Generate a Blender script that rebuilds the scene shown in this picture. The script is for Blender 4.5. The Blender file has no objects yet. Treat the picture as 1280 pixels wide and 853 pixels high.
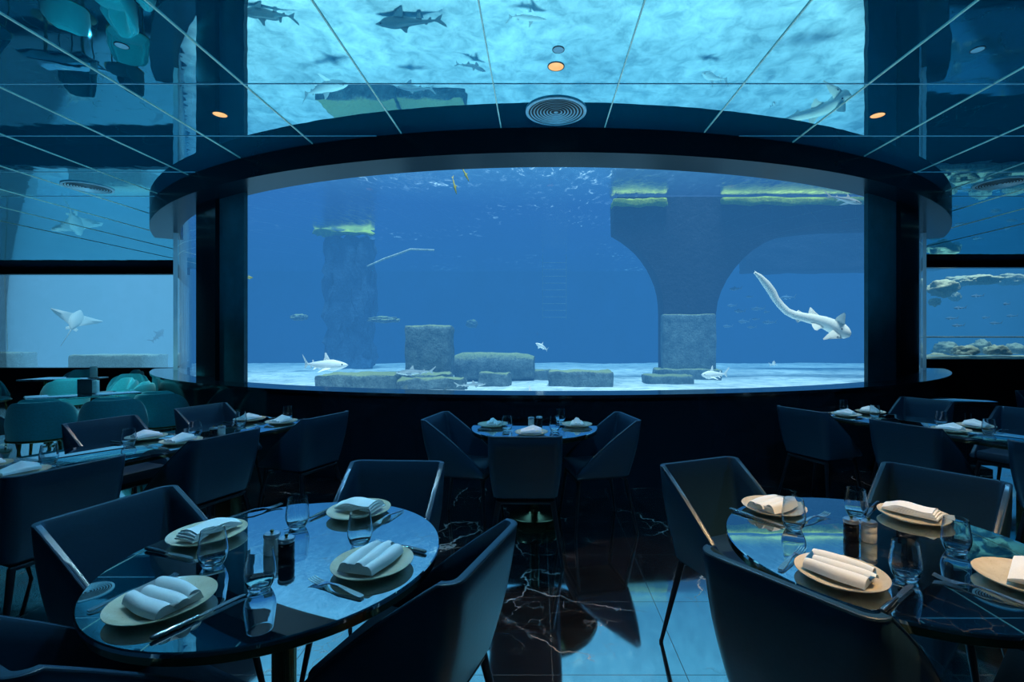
import bpy, bmesh, math, random
from mathutils import Vector, Matrix, noise
from mathutils.geometry import tessellate_polygon

random.seed(7)
PI = math.pi
sc = bpy.context.scene
COL = sc.collection
F, CX, CY, CAMH = 604.0, 673.0, 422.0, 1.44      # focal length in pixels, principal point, eye height


def un(px, py, z):
    """point of the horizontal plane z seen at a pixel"""
    y = F * (CAMH - z) / (py - CY)
    return Vector(((px - CX) * y / F, y, z))


def at(px, py, y):
    """point at depth y seen at a pixel"""
    return Vector(((px - CX) * y / F, y, CAMH - (py - CY) * y / F))


# ------------------------------------------------------------------ materials
def srgb(r, g, b):
    def f(c):
        c /= 255.0
        return c / 12.92 if c <= 0.04045 else ((c + 0.055) / 1.055) ** 2.4
    return (f(r), f(g), f(b), 1.0)


class NT:
    def __init__(self, name):
        self.m = bpy.data.materials.new(name)
        self.m.use_nodes = True
        self.t = self.m.node_tree
        self.t.nodes.clear()
        self.out = self.t.nodes.new('ShaderNodeOutputMaterial')

    def n(self, typ, **kw):
        nd = self.t.nodes.new('ShaderNode' + typ)
        for k, v in kw.items():
            if k.startswith('i_'):
                nd.inputs[k[2:].replace('_', ' ')].default_value = v
            elif k.startswith('x_'):
                nd.inputs[int(k[2:])].default_value = v
            else:
                setattr(nd, k, v)
        return nd

    def l(self, a, b):
        self.t.links.new(a, b)

    def surf(self, s):
        self.l(s, self.out.inputs['Surface'])
        return self.m

    def coord(self, scale=(1, 1, 1), kind='Object', loc=(0, 0, 0)):
        tc = self.n('TexCoord')
        mp = self.n('Mapping')
        mp.inputs['Scale'].default_value = scale
        mp.inputs['Location'].default_value = loc
        self.l(tc.outputs[kind], mp.inputs['Vector'])
        return mp.outputs['Vector']

    def noise(self, vec, scale, detail=4, rough=0.55, dist=0.0):
        nd = self.n('TexNoise')
        nd.inputs['Scale'].default_value = scale
        nd.inputs['Detail'].default_value = detail
        nd.inputs['Roughness'].default_value = rough
        nd.inputs['Distortion'].default_value = dist
        if vec is not None:
            self.l(vec, nd.inputs['Vector'])
        return nd

    def ramp(self, fac, stops, interp='LINEAR'):
        r = self.n('ValToRGB')
        r.color_ramp.interpolation = interp
        e = r.color_ramp.elements
        while len(e) < len(stops):
            e.new(0.5)
        for k, (p, c) in enumerate(stops):
            e[k].position = p
            e[k].color = c if len(c) == 4 else (*c, 1)
        self.l(fac, r.inputs['Fac'])
        return r.outputs['Color']

    def math(self, op, a, b=None, clamp=False):
        m = self.n('Math', operation=op, use_clamp=clamp)
        for i, v in enumerate((a, b)):
            if v is None:
                continue
            if isinstance(v, (int, float)):
                m.inputs[i].default_value = v
            else:
                self.l(v, m.inputs[i])
        return m.outputs[0]

    def mix(self, fac, a, b, mode='MIX'):
        m = self.n('Mix', data_type='RGBA', blend_type=mode)
        for i, v in ((0, fac), (6, a), (7, b)):
            if isinstance(v, (int, float)):
                m.inputs[i].default_value = v
            elif isinstance(v, tuple):
                m.inputs[i].default_value = v
            else:
                self.l(v, m.inputs[i])
        return m.outputs[2]

    def bsdf(self, color=None, rough=0.5, metal=0.0, ior=1.5, spec=None, **kw):
        b = self.n('BsdfPrincipled')
        for key, v in (('Base Color', color), ('Roughness', rough), ('Metallic', metal), ('IOR', ior), ('Specular IOR Level', spec)):
            if v is None:
                continue
            if isinstance(v, (int, float, tuple)):
                b.inputs[key].default_value = v
            else:
                self.l(v, b.inputs[key])
        for k, v in kw.items():
            b.inputs[k.replace('_', ' ')].default_value = v
        return b

    def bump(self, h, strength=0.2, dist=0.01):
        b = self.n('Bump')
        b.inputs['Strength'].default_value = strength
        b.inputs['Distance'].default_value = dist
        self.l(h, b.inputs['Height'])
        return b.outputs['Normal']


def plain(name, color, rough=0.5, metal=0.0, ior=1.5, nscale=30.0, var=0.12, bump=0.0, **kw):
    """one colour broken up by faint noise"""
    t = NT(name)
    v = t.coord()
    nz = t.noise(v, nscale)
    c = tuple(color)
    d = tuple(max(0, x * (1 - var)) for x in c[:3]) + (1,)
    u = tuple(min(1, x * (1 + var)) for x in c[:3]) + (1,)
    col = t.ramp(nz.outputs['Fac'], [(0.3, d), (0.7, u)])
    b = t.bsdf(col, rough, metal, ior, **kw)
    if bump:
        t.l(t.bump(nz.outputs['Fac'], bump, 0.004), b.inputs['Normal'])
    return t.surf(b.outputs[0])


M = {}
M['leather'] = plain('navy_leather', (0.010, 0.036, 0.062, 1), 0.30, 0, 1.6, 90, 0.1, 0.10)
M['leather_seat'] = plain('navy_leather_seat', (0.010, 0.034, 0.058, 1), 0.4, 0, 1.5, 80, 0.1, 0.12)
M['teal'] = plain('teal_velvet', (0.015, 0.24, 0.28, 1), 0.75, 0, 1.5, 60, 0.12, 0.1, Sheen_Weight=0.35)
M['teal_light'] = plain('teal_velvet_light', (0.03, 0.36, 0.40, 1), 0.7, 0, 1.5, 60, 0.12, 0.1, Sheen_Weight=0.35)
M['black_metal'] = plain('black_metal', (0.045, 0.05, 0.06, 1), 0.3, 0.85)
M['brass'] = plain('brass', (0.55, 0.42, 0.18, 1), 0.22, 1.0, var=0.06)
M['dark_brass'] = plain('dark_brass', (0.30, 0.25, 0.13, 1), 0.16, 1.0, var=0.08)
M['steel'] = plain('steel', (0.82, 0.84, 0.86, 1), 0.24, 1.0, var=0.03)
M['knife_handle'] = plain('knife_handle', (0.35, 0.36, 0.37, 1), 0.22, 1.0, var=0.05)
M['black_gloss'] = plain('black_lacquer', (0.004, 0.010, 0.016, 1), 0.10, 0, 1.45)
M['header'] = plain('header_black', (0.003, 0.010, 0.016, 1), 0.22, 0, 1.22)
M['wall_dark'] = plain('dark_wall', (0.006, 0.014, 0.022, 1), 0.35, 0, 1.45, 8, 0.3)
M['column'] = plain('column_black', (0.004, 0.008, 0.012, 1), 0.14, 0, 1.5)
M['column_teal'] = plain('column_teal', (0.010, 0.075, 0.10, 1), 0.3, 0, 1.5, 6, 0.25)
M['napkin'] = plain('napkin_linen', (0.78, 0.77, 0.74, 1), 0.85, 0, 1.4, 400, 0.05, 0.15)
M['pepper'] = plain('pepper_black', (0.008, 0.008, 0.010, 1), 0.08, 0, 1.5)
M['salt'] = plain('salt_white', (0.55, 0.52, 0.47, 1), 0.15, 0, 1.5, 300)
M['chrome'] = plain('chrome', (0.85, 0.87, 0.9, 1), 0.28, 1.0, var=0.02)
M['seam'] = plain('ceiling_strip', (0.92, 0.92, 0.72, 1), 0.4, 0.0, 1.5, 5, 0.06)
M['vent_black'] = plain('vent_black', (0.006, 0.010, 0.016, 1), 0.4)
M['vent_metal'] = plain('vent_metal', (0.42, 0.60, 0.66, 1), 0.4, 0.0)
M['card_dark'] = plain('card_dark', (0.004, 0.02, 0.04, 1), 0.4)
M['card_light'] = plain('card_light', (0.5, 0.62, 0.68, 1), 0.6)
M['rubber'] = plain('rubber', (0.01, 0.01, 0.01, 1), 0.7)


def mk_plate():
    t = NT('speckled_stoneware')
    v = t.coord()
    sp = t.noise(v, 260, 2)
    big = t.noise(v, 14, 3)
    base = t.ramp(big.outputs['Fac'], [(0.35, (0.52, 0.42, 0.28)), (0.65, (0.64, 0.54, 0.39))])
    spk = t.ramp(sp.outputs['Fac'], [(0.66, (0, 0, 0)), (0.72, (1, 1, 1))])
    col = t.mix(t.math('MULTIPLY', spk, 0.7), base, (0.14, 0.09, 0.05, 1))
    b = t.bsdf(col, 0.18, 0, 1.5)
    return t.surf(b.outputs[0])


M['plate'] = mk_plate()


def mk_clear():
    t = NT('drinking_glass')
    v = t.coord()
    nz = t.noise(v, 20, 2)
    r = t.ramp(nz.outputs['Fac'], [(0.3, (0.0, 0.0, 0.0)), (0.7, (0.012, 0.012, 0.012))])
    b = t.bsdf((0.94, 0.98, 1.0, 1), 0.0, 0, 1.45, Transmission_Weight=1.0)
    t.l(r, b.inputs['Roughness'])
    return t.surf(b.outputs[0])


M['glass'] = mk_clear()


def mk_pane():
    t = NT('acrylic_pane')
    v = t.coord()
    nz = t.noise(v, 0.7, 3)
    tint = t.ramp(nz.outputs['Fac'], [(0.3, (0.93, 0.97, 0.985)), (0.7, (0.97, 0.985, 1.0))])
    tr = t.n('BsdfTransparent')
    t.l(tint, tr.inputs['Color'])
    gl = t.n('BsdfGlossy')
    gl.inputs['Roughness'].default_value = 0.0
    gl.inputs['Color'].default_value = (1, 1, 1, 1)
    fr = t.n('Fresnel')
    fr.inputs['IOR'].default_value = 1.35
    mx = t.n('MixShader')
    t.l(t.math('MULTIPLY', fr.outputs[0], 0.9), mx.inputs[0])
    t.l(tr.outputs[0], mx.inputs[1])
    t.l(gl.outputs[0], mx.inputs[2])
    return t.surf(mx.outputs[0])


M['pane'] = mk_pane()


def mk_marble(name, f0, base, vein_amt, tile=None, rough=0.05, vscale=1.0, tint=(1, 1, 1)):
    """dark polished stone: reflective coat over a veined dark base"""
    t = NT(name)
    v = t.coord((vscale,) * 3)
    wob = t.noise(v, 1.6, 5, 0.6)
    vec = t.n('Vectormath') if False else None
    mixv = t.n('Mix', data_type='VECTOR')
    mixv.inputs[0].default_value = 0.35
    t.l(v, mixv.inputs[4])
    t.l(wob.outputs['Color'], mixv.inputs[5])
    vo = t.n('TexVoronoi', feature='DISTANCE_TO_EDGE')
    vo.inputs['Scale'].default_value = 2.6
    t.l(mixv.outputs[1], vo.inputs['Vector'])
    line = t.ramp(vo.outputs['Distance'], [(0.0, (1, 1, 1)), (0.016, (0, 0, 0))])
    vo2 = t.n('TexVoronoi', feature='DISTANCE_TO_EDGE')
    vo2.inputs['Scale'].default_value = 8.5
    t.l(mixv.outputs[1], vo2.inputs['Vector'])
    line2 = t.ramp(vo2.outputs['Distance'], [(0.0, (0.7, 0.7, 0.7)), (0.02, (0, 0, 0))])
    msk = t.noise(v, 1.15, 4, 0.6, 0.4)
    m1 = t.ramp(msk.outputs['Fac'], [(0.47, (0, 0, 0)), (0.56, (1, 1, 1))])
    m2n = t.noise(v, 2.7, 3)
    m2 = t.ramp(m2n.outputs['Fac'], [(0.44, (0, 0, 0)), (0.56, (1, 1, 1))])
    l1 = t.math('MULTIPLY', line, m1)
    l2 = t.math('MULTIPLY', t.math('MULTIPLY', line2, m1), m2)
    vein = t.math('MULTIPLY', t.math('ADD', l1, l2, True), vein_amt, True)
    cl = t.noise(v, 5, 5)
    col0 = t.ramp(cl.outputs['Fac'], [(0.3, tuple(c * 0.55 for c in base)), (0.7, tuple(c * 1.3 for c in base))])
    col = t.mix(vein, col0, (0.55, 0.50, 0.45, 1))
    seam = None
    if tile:
        sx, ox, oy = tile
        sep = t.n('SeparateXYZ')
        tc = t.n('TexCoord')
        t.l(tc.outputs['Object'], sep.inputs[0])
        ds = []
        for ax, off in (('X', ox), ('Y', oy)):
            a = t.math('SUBTRACT', sep.outputs[ax], off - sx / 2)
            fr = t.math('FRACT', t.math('DIVIDE', a, sx))
            d = t.math('ABSOLUTE', t.math('SUBTRACT', fr, 0.5))
            ds.append(d)
        dmin = t.math('MINIMUM', ds[0], ds[1])
        seam = t.math('LESS_THAN', dmin, 0.0042)
        col = t.mix(t.math('MULTIPLY', seam, 0.6), col, (0.10, 0.115, 0.12, 1))
    dif = t.bsdf(col, 0.6, 0, 1.3, 0.0)
    gl = t.n('BsdfGlossy')
    gl.inputs['Color'].default_value = (*tint, 1)
    rn = t.noise(v, 9, 4)
    t.l(t.ramp(rn.outputs['Fac'], [(0.3, (rough * .7,) * 3), (0.7, (rough * 1.5,) * 3)]), gl.inputs['Roughness'])
    lw = t.n('LayerWeight')
    lw.inputs['Blend'].default_value = 0.5
    p5 = t.math('POWER', lw.outputs['Facing'], 4.0)
    fac = t.math('ADD', t.math('MULTIPLY', p5, 1.0 - f0), f0, True)
    fac = t.math('MULTIPLY', fac, t.math('SUBTRACT', 1.0, t.math('MULTIPLY', vein, 0.6)))
    if seam is not None:
        fac = t.math('MULTIPLY', fac, t.math('SUBTRACT', 1.0, t.math('MULTIPLY', seam, 0.6)))
    mx = t.n('MixShader')
    t.l(fac, mx.inputs[0])
    t.l(dif.outputs[0], mx.inputs[1])
    t.l(gl.outputs[0], mx.inputs[2])
    return t.surf(mx.outputs[0])


M['floor'] = mk_marble('polished_marble_floor', 0.60, (0.020, 0.017, 0.017), 1.0, (0.57, 0.06, 2.06), 0.05, 1.0, (0.82, 1.0, 1.0))
M['tabletop'] = mk_marble('polished_marble_top', 0.74, (0.004, 0.008, 0.013), 0.35, None, 0.012, 1.4, (0.85, 0.97, 1.0))


def mk_ceiling():
    t = NT('mirror_ceiling')
    v = t.coord()
    nz = t.noise(v, 1.3, 3)
    col = t.ramp(nz.outputs['Fac'], [(0.3, (0.31, 0.70, 0.78)), (0.7, (0.35, 0.75, 0.82))])
    gl = t.n('BsdfGlossy')
    gl.inputs['Roughness'].default_value = 0.012
    t.l(col, gl.inputs['Color'])
    nb = t.noise(v, 2.2, 2)
    t.l(t.bump(nb.outputs['Fac'], 0.12, 0.01), gl.inputs['Normal'])
    df = t.n('BsdfDiffuse')
    df.inputs['Color'].default_value = (0.0, 0.32, 0.52, 1)
    mx = t.n('MixShader')
    mx.inputs[0].default_value = 0.85
    t.l(df.outputs[0], mx.inputs[1])
    t.l(gl.outputs[0], mx.inputs[2])
    return t.surf(mx.outputs[0])


M['ceiling'] = mk_ceiling()


def mk_water(name, L, sig, gain=1.0):
    """still haze of the water: absorbs and glows with the scattered daylight"""
    t = NT(name)
    v = t.coord()
    d = max(sig) * 1.05
    ab = t.n('VolumeAbsorption')
    ab.inputs['Density'].default_value = d
    ab.inputs['Color'].default_value = tuple(1 - s / d for s in sig) + (1,)
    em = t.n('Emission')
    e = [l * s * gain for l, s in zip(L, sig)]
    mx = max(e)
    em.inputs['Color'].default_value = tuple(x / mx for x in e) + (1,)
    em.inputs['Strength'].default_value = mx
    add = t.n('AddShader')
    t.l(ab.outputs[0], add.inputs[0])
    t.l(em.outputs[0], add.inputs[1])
    t.l(add.outputs[0], t.out.inputs['Volume'])
    return t.m


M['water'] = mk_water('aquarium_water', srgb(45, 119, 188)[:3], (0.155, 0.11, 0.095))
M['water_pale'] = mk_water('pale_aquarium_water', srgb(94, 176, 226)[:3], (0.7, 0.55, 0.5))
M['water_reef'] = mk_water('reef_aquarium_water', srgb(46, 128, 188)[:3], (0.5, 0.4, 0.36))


def mk_surface(bright, deep):
    """water surface from below: clear with a painted sky glow when looked at steeply, a rippled mirror of the deep at grazing angles, with painted glints"""
    t = NT('water_surface')
    v = t.coord((1, 1, 1))
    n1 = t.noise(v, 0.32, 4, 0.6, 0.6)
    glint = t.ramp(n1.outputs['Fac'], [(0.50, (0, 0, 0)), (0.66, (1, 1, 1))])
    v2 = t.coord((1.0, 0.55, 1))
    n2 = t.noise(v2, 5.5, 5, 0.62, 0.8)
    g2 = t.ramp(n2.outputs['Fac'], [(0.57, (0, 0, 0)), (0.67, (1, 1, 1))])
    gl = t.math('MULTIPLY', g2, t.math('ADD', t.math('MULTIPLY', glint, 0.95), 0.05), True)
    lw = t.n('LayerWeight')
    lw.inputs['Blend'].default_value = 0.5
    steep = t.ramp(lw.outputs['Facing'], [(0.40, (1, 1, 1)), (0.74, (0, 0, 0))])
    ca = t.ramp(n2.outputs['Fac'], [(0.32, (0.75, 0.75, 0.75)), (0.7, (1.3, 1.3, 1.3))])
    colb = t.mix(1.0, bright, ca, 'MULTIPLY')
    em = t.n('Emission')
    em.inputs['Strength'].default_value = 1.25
    t.l(t.mix(gl, colb, (0.5, 0.9, 1.0, 1)), em.inputs['Color'])  # sky glow and glints put in as emission
    # softly patterned window for the sun
    cn = t.noise(v, 0.9, 5, 0.62, 0.5)
    cb = t.ramp(cn.outputs['Fac'], [(0.32, (0.34, 0.34, 0.34)), (0.68, (1, 1, 1))])
    vo = t.n('TexVoronoi', feature='SMOOTH_F1')
    vo.inputs['Scale'].default_value = 3.2
    mv = t.n('Mix', data_type='VECTOR')
    mv.inputs[0].default_value = 0.5
    t.l(v, mv.inputs[4])
    t.l(n2.outputs['Color'], mv.inputs[5])
    t.l(mv.outputs[1], vo.inputs['Vector'])
    cl = t.ramp(vo.outputs['Distance'], [(0.1, (0.6, 0.6, 0.6)), (0.55, (1, 1, 1))])
    tr = t.n('BsdfTransparent')
    t.l(t.mix(1.0, cl, cb, 'MULTIPLY'), tr.inputs['Color'])
    add = t.n('AddShader')
    t.l(tr.outputs[0], add.inputs[0])
    t.l(em.outputs[0], add.inputs[1])
    # grazing: total reflection, with deep blue and glints added as emission
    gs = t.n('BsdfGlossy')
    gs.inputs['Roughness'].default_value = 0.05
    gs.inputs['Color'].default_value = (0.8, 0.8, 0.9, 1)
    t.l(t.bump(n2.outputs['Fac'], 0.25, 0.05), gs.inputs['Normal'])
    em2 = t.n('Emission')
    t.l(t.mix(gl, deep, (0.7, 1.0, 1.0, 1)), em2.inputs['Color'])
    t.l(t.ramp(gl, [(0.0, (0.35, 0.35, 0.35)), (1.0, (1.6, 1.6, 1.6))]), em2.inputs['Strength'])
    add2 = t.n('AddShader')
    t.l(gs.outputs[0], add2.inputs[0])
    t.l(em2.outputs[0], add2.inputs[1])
    mx = t.n('MixShader')
    t.l(steep, mx.inputs[0])
    t.l(add2.outputs[0], mx.inputs[1])
    t.l(add.outputs[0], mx.inputs[2])
    return t.surf(mx.outputs[0])


M['surface'] = mk_surface((0.20, 0.66, 0.92, 1), (0.050, 0.14, 0.40, 1))


def mk_sand():
    t = NT('white_sand')
    v = t.coord()
    n1 = t.noise(v, 2.6, 7, 0.68, 0.4)
    n2 = t.noise(v, 60, 3)
    c = t.ramp(n1.outputs['Fac'], [(0.36, (0.44, 0.52, 0.52)), (0.50, (0.72, 0.76, 0.73)), (0.64, (0.94, 0.95, 0.90))])  # mottling of caustic light put into the sand tone
    b = t.bsdf(c, 0.9)
    t.l(t.bump(t.math('ADD', n1.outputs['Fac'], t.math('MULTIPLY', n2.outputs['Fac'], 0.2)), 0.6, 0.06), b.inputs['Normal'])
    return t.surf(b.outputs[0])


M['sand'] = mk_sand()


def mk_rock(name, c1, c2, moss=None, lo=0.35, hi=0.75, scale=5.0):
    t = NT(name)
    v = t.coord()
    n1 = t.noise(v, scale, 8, 0.68)
    n2 = t.noise(v, scale * 5, 6, 0.65)
    col = t.ramp(n1.outputs['Fac'], [(0.3, c1), (0.7, c2)])
    col = t.mix(0.35, col, t.ramp(n2.outputs['Fac'], [(0.35, (0.05, 0.08, 0.09)), (0.65, (0.7, 0.72, 0.7))]), 'OVERLAY')
    if moss:
        g = t.n('NewGeometry')
        s = t.n('SeparateXYZ')
        t.l(g.outputs['Normal'], s.inputs[0])
        up = t.math('ADD', s.outputs['Z'], t.math('MULTIPLY', t.math('SUBTRACT', n2.outputs['Fac'], 0.5), 1.0))
        k = t.ramp(up, [(lo, (0, 0, 0)), (hi, (1, 1, 1))])
        col = t.mix(k, col, moss)
    b = t.bsdf(col, 0.9, 0, 1.3)
    t.l(t.bump(t.math('ADD', n1.outputs['Fac'], t.math('MULTIPLY', n2.outputs['Fac'], 0.4)), 0.9, 0.08), b.inputs['Normal'])
    return t.surf(b.outputs[0])


M['stone'] = mk_rock('ruin_stone', (0.055, 0.10, 0.12), (0.24, 0.31, 0.31), (0.38, 0.42, 0.20, 1), 0.55, 1.05)
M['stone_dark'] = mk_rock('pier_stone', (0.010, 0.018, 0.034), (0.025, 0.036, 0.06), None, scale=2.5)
M['stone_haze'] = mk_rock('hazy_stone', (0.03, 0.09, 0.17), (0.07, 0.15, 0.25), None, scale=2.5)  # blue water haze mixed into the rock colour
M['stone_pale'] = mk_rock('pale_slab', (0.42, 0.46, 0.42), (0.70, 0.72, 0.62), (0.85, 0.85, 0.66, 1))  # no moss: paler up-facing tone paints the lit slab tops
M['reef'] = mk_rock('reef_rock', (0.20, 0.19, 0.10), (0.62, 0.56, 0.34), (0.82, 0.76, 0.46, 1), 0.1, 0.8, 6)
M['moss'] = mk_rock('moss', (0.22, 0.30, 0.03), (0.50, 0.58, 0.06), (0.62, 0.72, 0.08, 1), scale=9)
M['tank_wall'] = plain('tank_back_wall', (0.30, 0.42, 0.48, 1), 0.8, 0, 1.3, 1.2, 0.25)
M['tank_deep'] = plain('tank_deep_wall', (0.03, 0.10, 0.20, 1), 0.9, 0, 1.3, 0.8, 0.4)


def mk_shark(name, back, belly, spots=0.0):
    t = NT(name)
    g = t.n('NewGeometry')
    tr = t.n('VectorTransform', vector_type='NORMAL', convert_from='WORLD', convert_to='OBJECT')
    t.l(g.outputs['Normal'], tr.inputs[0])
    s = t.n('SeparateXYZ')
    t.l(tr.outputs[0], s.inputs[0])
    v = t.coord()
    n1 = t.noise(v, 14, 4)
    k = t.math('ADD', s.outputs['Z'], t.math('MULTIPLY', t.math('SUBTRACT', n1.outputs['Fac'], 0.5), 0.5))
    f = t.n('MapRange')
    t.l(k, f.inputs[0])
    f.inputs[1].default_value = -0.25
    f.inputs[2].default_value = 0.55
    col = t.mix(f.outputs[0], belly, back)
    if spots:
        n2 = t.noise(v, 40, 2)
        col = t.mix(t.math('MULTIPLY', t.ramp(n2.outputs['Fac'], [(0.6, (0, 0, 0)), (0.66, (1, 1, 1))]), spots), col, (0.10, 0.09, 0.07, 1))
    b = t.bsdf(col, 0.45, 0, 1.3)
    return t.surf(b.outputs[0])


M['shark_pale'] = mk_shark('pale_shark_skin', (0.80, 0.80, 0.76, 1), (0.95, 0.93, 0.9, 1))
M['shark_grey'] = mk_shark('grey_shark_skin', (0.17, 0.22, 0.25, 1), (0.75, 0.78, 0.76, 1))
M['shark_dark'] = mk_shark('dark_shark_skin', (0.07, 0.13, 0.15, 1), (0.2, 0.28, 0.3, 1))
M['zebra'] = mk_shark('cream_shark_skin', (0.86, 0.80, 0.68, 1), (0.95, 0.94, 0.86, 1), 0.12)
M['fish_silver'] = mk_shark('silver_fish_skin', (0.10, 0.22, 0.34, 1), (0.30, 0.42, 0.5, 1))
M['fish_yellow'] = mk_shark('olive_fish_skin', (0.30, 0.30, 0.05, 1), (0.55, 0.52, 0.14, 1))
M['eye'] = plain('fish_eye', (0.005, 0.005, 0.006, 1), 0.1)


def mk_lamp():
    t = NT('lamp_lens')
    v = t.coord()
    nz = t.noise(v, 12, 1)
    c = t.ramp(nz.outputs['Fac'], [(0.3, (1.0, 0.50, 0.20)), (0.7, (1.0, 0.60, 0.28))])
    e = t.n('Emission')
    t.l(c, e.inputs[0])
    e.inputs[1].default_value = 1.1
    return t.surf(e.outputs[0])


M['lamp'] = mk_lamp()


# ------------------------------------------------------------------ mesh helpers
def bm_new():
    return bmesh.new()


def add_box(bm, c, s, rot=None, bev=0.0):
    r = bmesh.ops.create_cube(bm, size=1.0)
    vs = r['verts']
    mt = Matrix.Diagonal((*s, 1))
    if rot is not None:
        mt = rot.to_4x4() @ mt
    mt = Matrix.Translation(c) @ mt
    bmesh.ops.transform(bm, matrix=mt, verts=vs)
    if bev:
        es = list({e for v in vs for e in v.link_edges})
        bmesh.ops.bevel(bm, geom=es, offset=bev, segments=2, affect='EDGES', profile=0.6)
    return vs


def add_tube(bm, pts, radii, seg=12, caps=True, flat=None):
    """sweep circles (or ellipses: flat=(a,b) factors with an up hint z) along pts"""
    pts = [Vector(p) for p in pts]
    if isinstance(radii, (int, float)):
        radii = [radii] * len(pts)
    rings = []
    up = Vector((0, 0, 1))
    for i, p in enumerate(pts):
        d = (pts[min(i + 1, len(pts) - 1)] - pts[max(i - 1, 0)]).normalized()
        a = d.cross(up)
        if a.length < 1e-3:
            a = d.cross(Vector((0, 1, 0)))
        a.normalize()
        b = a.cross(d).normalized()
        ra = rb = radii[i] if not isinstance(radii[i], tuple) else None
        if isinstance(radii[i], tuple):
            ra, rb = radii[i]
        rings.append([bm.verts.new(p + a * ra * math.cos(2 * PI * k / seg) + b * rb * math.sin(2 * PI * k / seg)) for k in range(seg)])
    for r0, r1 in zip(rings, rings[1:]):
        for k in range(seg):
            bm.faces.new((r0[k], r0[(k + 1) % seg], r1[(k + 1) % seg], r1[k]))
    if caps:
        bm.faces.new(rings[0][::-1])
        bm.faces.new(rings[-1])
    return rings


def add_lathe(bm, prof, seg=40, c=(0, 0, 0), closed=False):
    """prof: (r, z) list"""
    cx, cy, cz = c
    rings = []
    for r, z in prof:
        if r < 1e-6:
            rings.append([bm.verts.new((cx, cy, cz + z))])
        else:
            rings.append([bm.verts.new((cx + r * math.cos(2 * PI * k / seg), cy + r * math.sin(2 * PI * k / seg), cz + z)) for k in range(seg)])
    pairs = list(zip(rings, rings[1:]))
    if closed:
        pairs.append((rings[-1], rings[0]))
    for a, b in pairs:
        for k in range(seg):
            k2 = (k + 1) % seg
            if len(a) == 1 and len(b) == 1:
                continue
            if len(a) == 1:
                bm.faces.new((a[0], b[k2], b[k]))
            elif len(b) == 1:
                bm.faces.new((a[k], a[k2], b[0]))
            else:
                bm.faces.new((a[k], a[k2], b[k2], b[k]))


def add_prism(bm, poly, z0, z1):
    lo = [bm.verts.new((x, y, z0)) for x, y in poly]
    hi = [bm.verts.new((x, y, z1)) for x, y in poly]
    n = len(poly)
    bm.faces.new(lo[::-1])
    bm.faces.new(hi)
    for k in range(n):
        bm.faces.new((lo[k], lo[(k + 1) % n], hi[(k + 1) % n], hi[k]))


def add_fin(bm, pts, thick):
    """a thin lens-shaped plate bounded by pts (3-D, roughly planar)"""
    pts = [Vector(p) for p in pts]
    c = sum(pts, Vector()) / len(pts)
    n = Vector()
    for i in range(len(pts)):
        n += (pts[i] - c).cross(pts[(i + 1) % len(pts)] - c)
    n.normalize()
    ring = [bm.verts.new(p) for p in pts]
    a = bm.verts.new(c + n * thick)
    b = bm.verts.new(c - n * thick)
    for i in range(len(ring)):
        j = (i + 1) % len(ring)
        bm.faces.new((ring[i], ring[j], a))
        bm.faces.new((ring[j], ring[i], b))


def finish(name, bm, mat, parent=None, smooth=True, loc=None, rz=0.0, sharp=40):
    bmesh.ops.recalc_face_normals(bm, faces=bm.faces)
    me = bpy.data.meshes.new(name)
    if smooth:
        for f in bm.faces:
            f.smooth = True
        lim = math.radians(sharp)
        for e in bm.edges:
            if len(e.link_faces) == 2 and e.calc_face_angle(0) > lim:
                e.smooth = False
    bm.to_mesh(me)
    bm.free()
    o = bpy.data.objects.new(name, me)
    COL.objects.link(o)
    me.materials.append(mat)
    if parent:
        o.parent = parent
    if loc is not None:
        o.location = loc
    o.rotation_euler.z = rz
    return o


def tag(o, label, cat, group=None, kind=None):
    o['label'] = label
    o['category'] = cat
    if group:
        o['group'] = group
    if kind:
        o['kind'] = kind
    return o


def thing(name, label, cat, loc=(0, 0, 0), rz=0.0, group=None):
    o = bpy.data.objects.new(name, None)
    o.empty_display_size = 0.1
    COL.objects.link(o)
    o.location = loc
    o.rotation_euler.z = rz
    return tag(o, label, cat, group)


def copy_tree(o, parent=None):
    c = o.copy()
    COL.objects.link(c)
    c.parent = parent
    for ch in list(o.children):
        copy_tree(ch, c)
    return c


def struct(name, bm, mat, label, cat, smooth=False):
    o = finish(name, bm, mat, None, smooth)
    return tag(o, label, cat, None, 'structure')


PROTO = {}


def place(key, make, loc, rz, label, group):
    """first call builds the thing itself, later calls copy it"""
    if key not in PROTO:
        o = PROTO[key] = make()
    else:
        o = copy_tree(PROTO[key])
    o.location = loc
    o.rotation_euler = (0, 0, rz)
    o['label'] = label
    if group:
        o['group'] = group
    return o


# ------------------------------------------------------------------ room shell
CC = Vector((0.19, 12.6))          # axis of the round tank front
R_OUT, R_GLASS = 8.05, 7.70
HC = 3.42                          # ceiling height
Z_LEDGE, Z_BAND = 0.895, 3.185
YL, YR = 13.6, 12.46               # far walls with the side windows
A0, A1 = math.radians(172), math.radians(360.4)
B0, B1 = math.radians(270 - 59), math.radians(270 + 59)


def arc_pt(r, a):
    return (CC.x + r * math.cos(a), CC.y + r * math.sin(a))


def arc_solid(bm, r0, r1, z0, z1, a0=B0, a1=B1, n=160):
    prev = None
    first = None
    for k in range(n + 1):
        a = a0 + (a1 - a0) * k / n
        x0, y0 = arc_pt(r0, a)
        x1, y1 = arc_pt(r1, a)
        q = [bm.verts.new(p) for p in ((x0, y0, z0), (x1, y1, z0), (x1, y1, z1), (x0, y0, z1))]
        if prev:
            for i in range(4):
                j = (i + 1) % 4
                bm.faces.new((prev[i], prev[j], q[j], q[i]))
        else:
            first = q
        prev = q
    bm.faces.new(first)
    bm.faces.new(prev[::-1])


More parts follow.
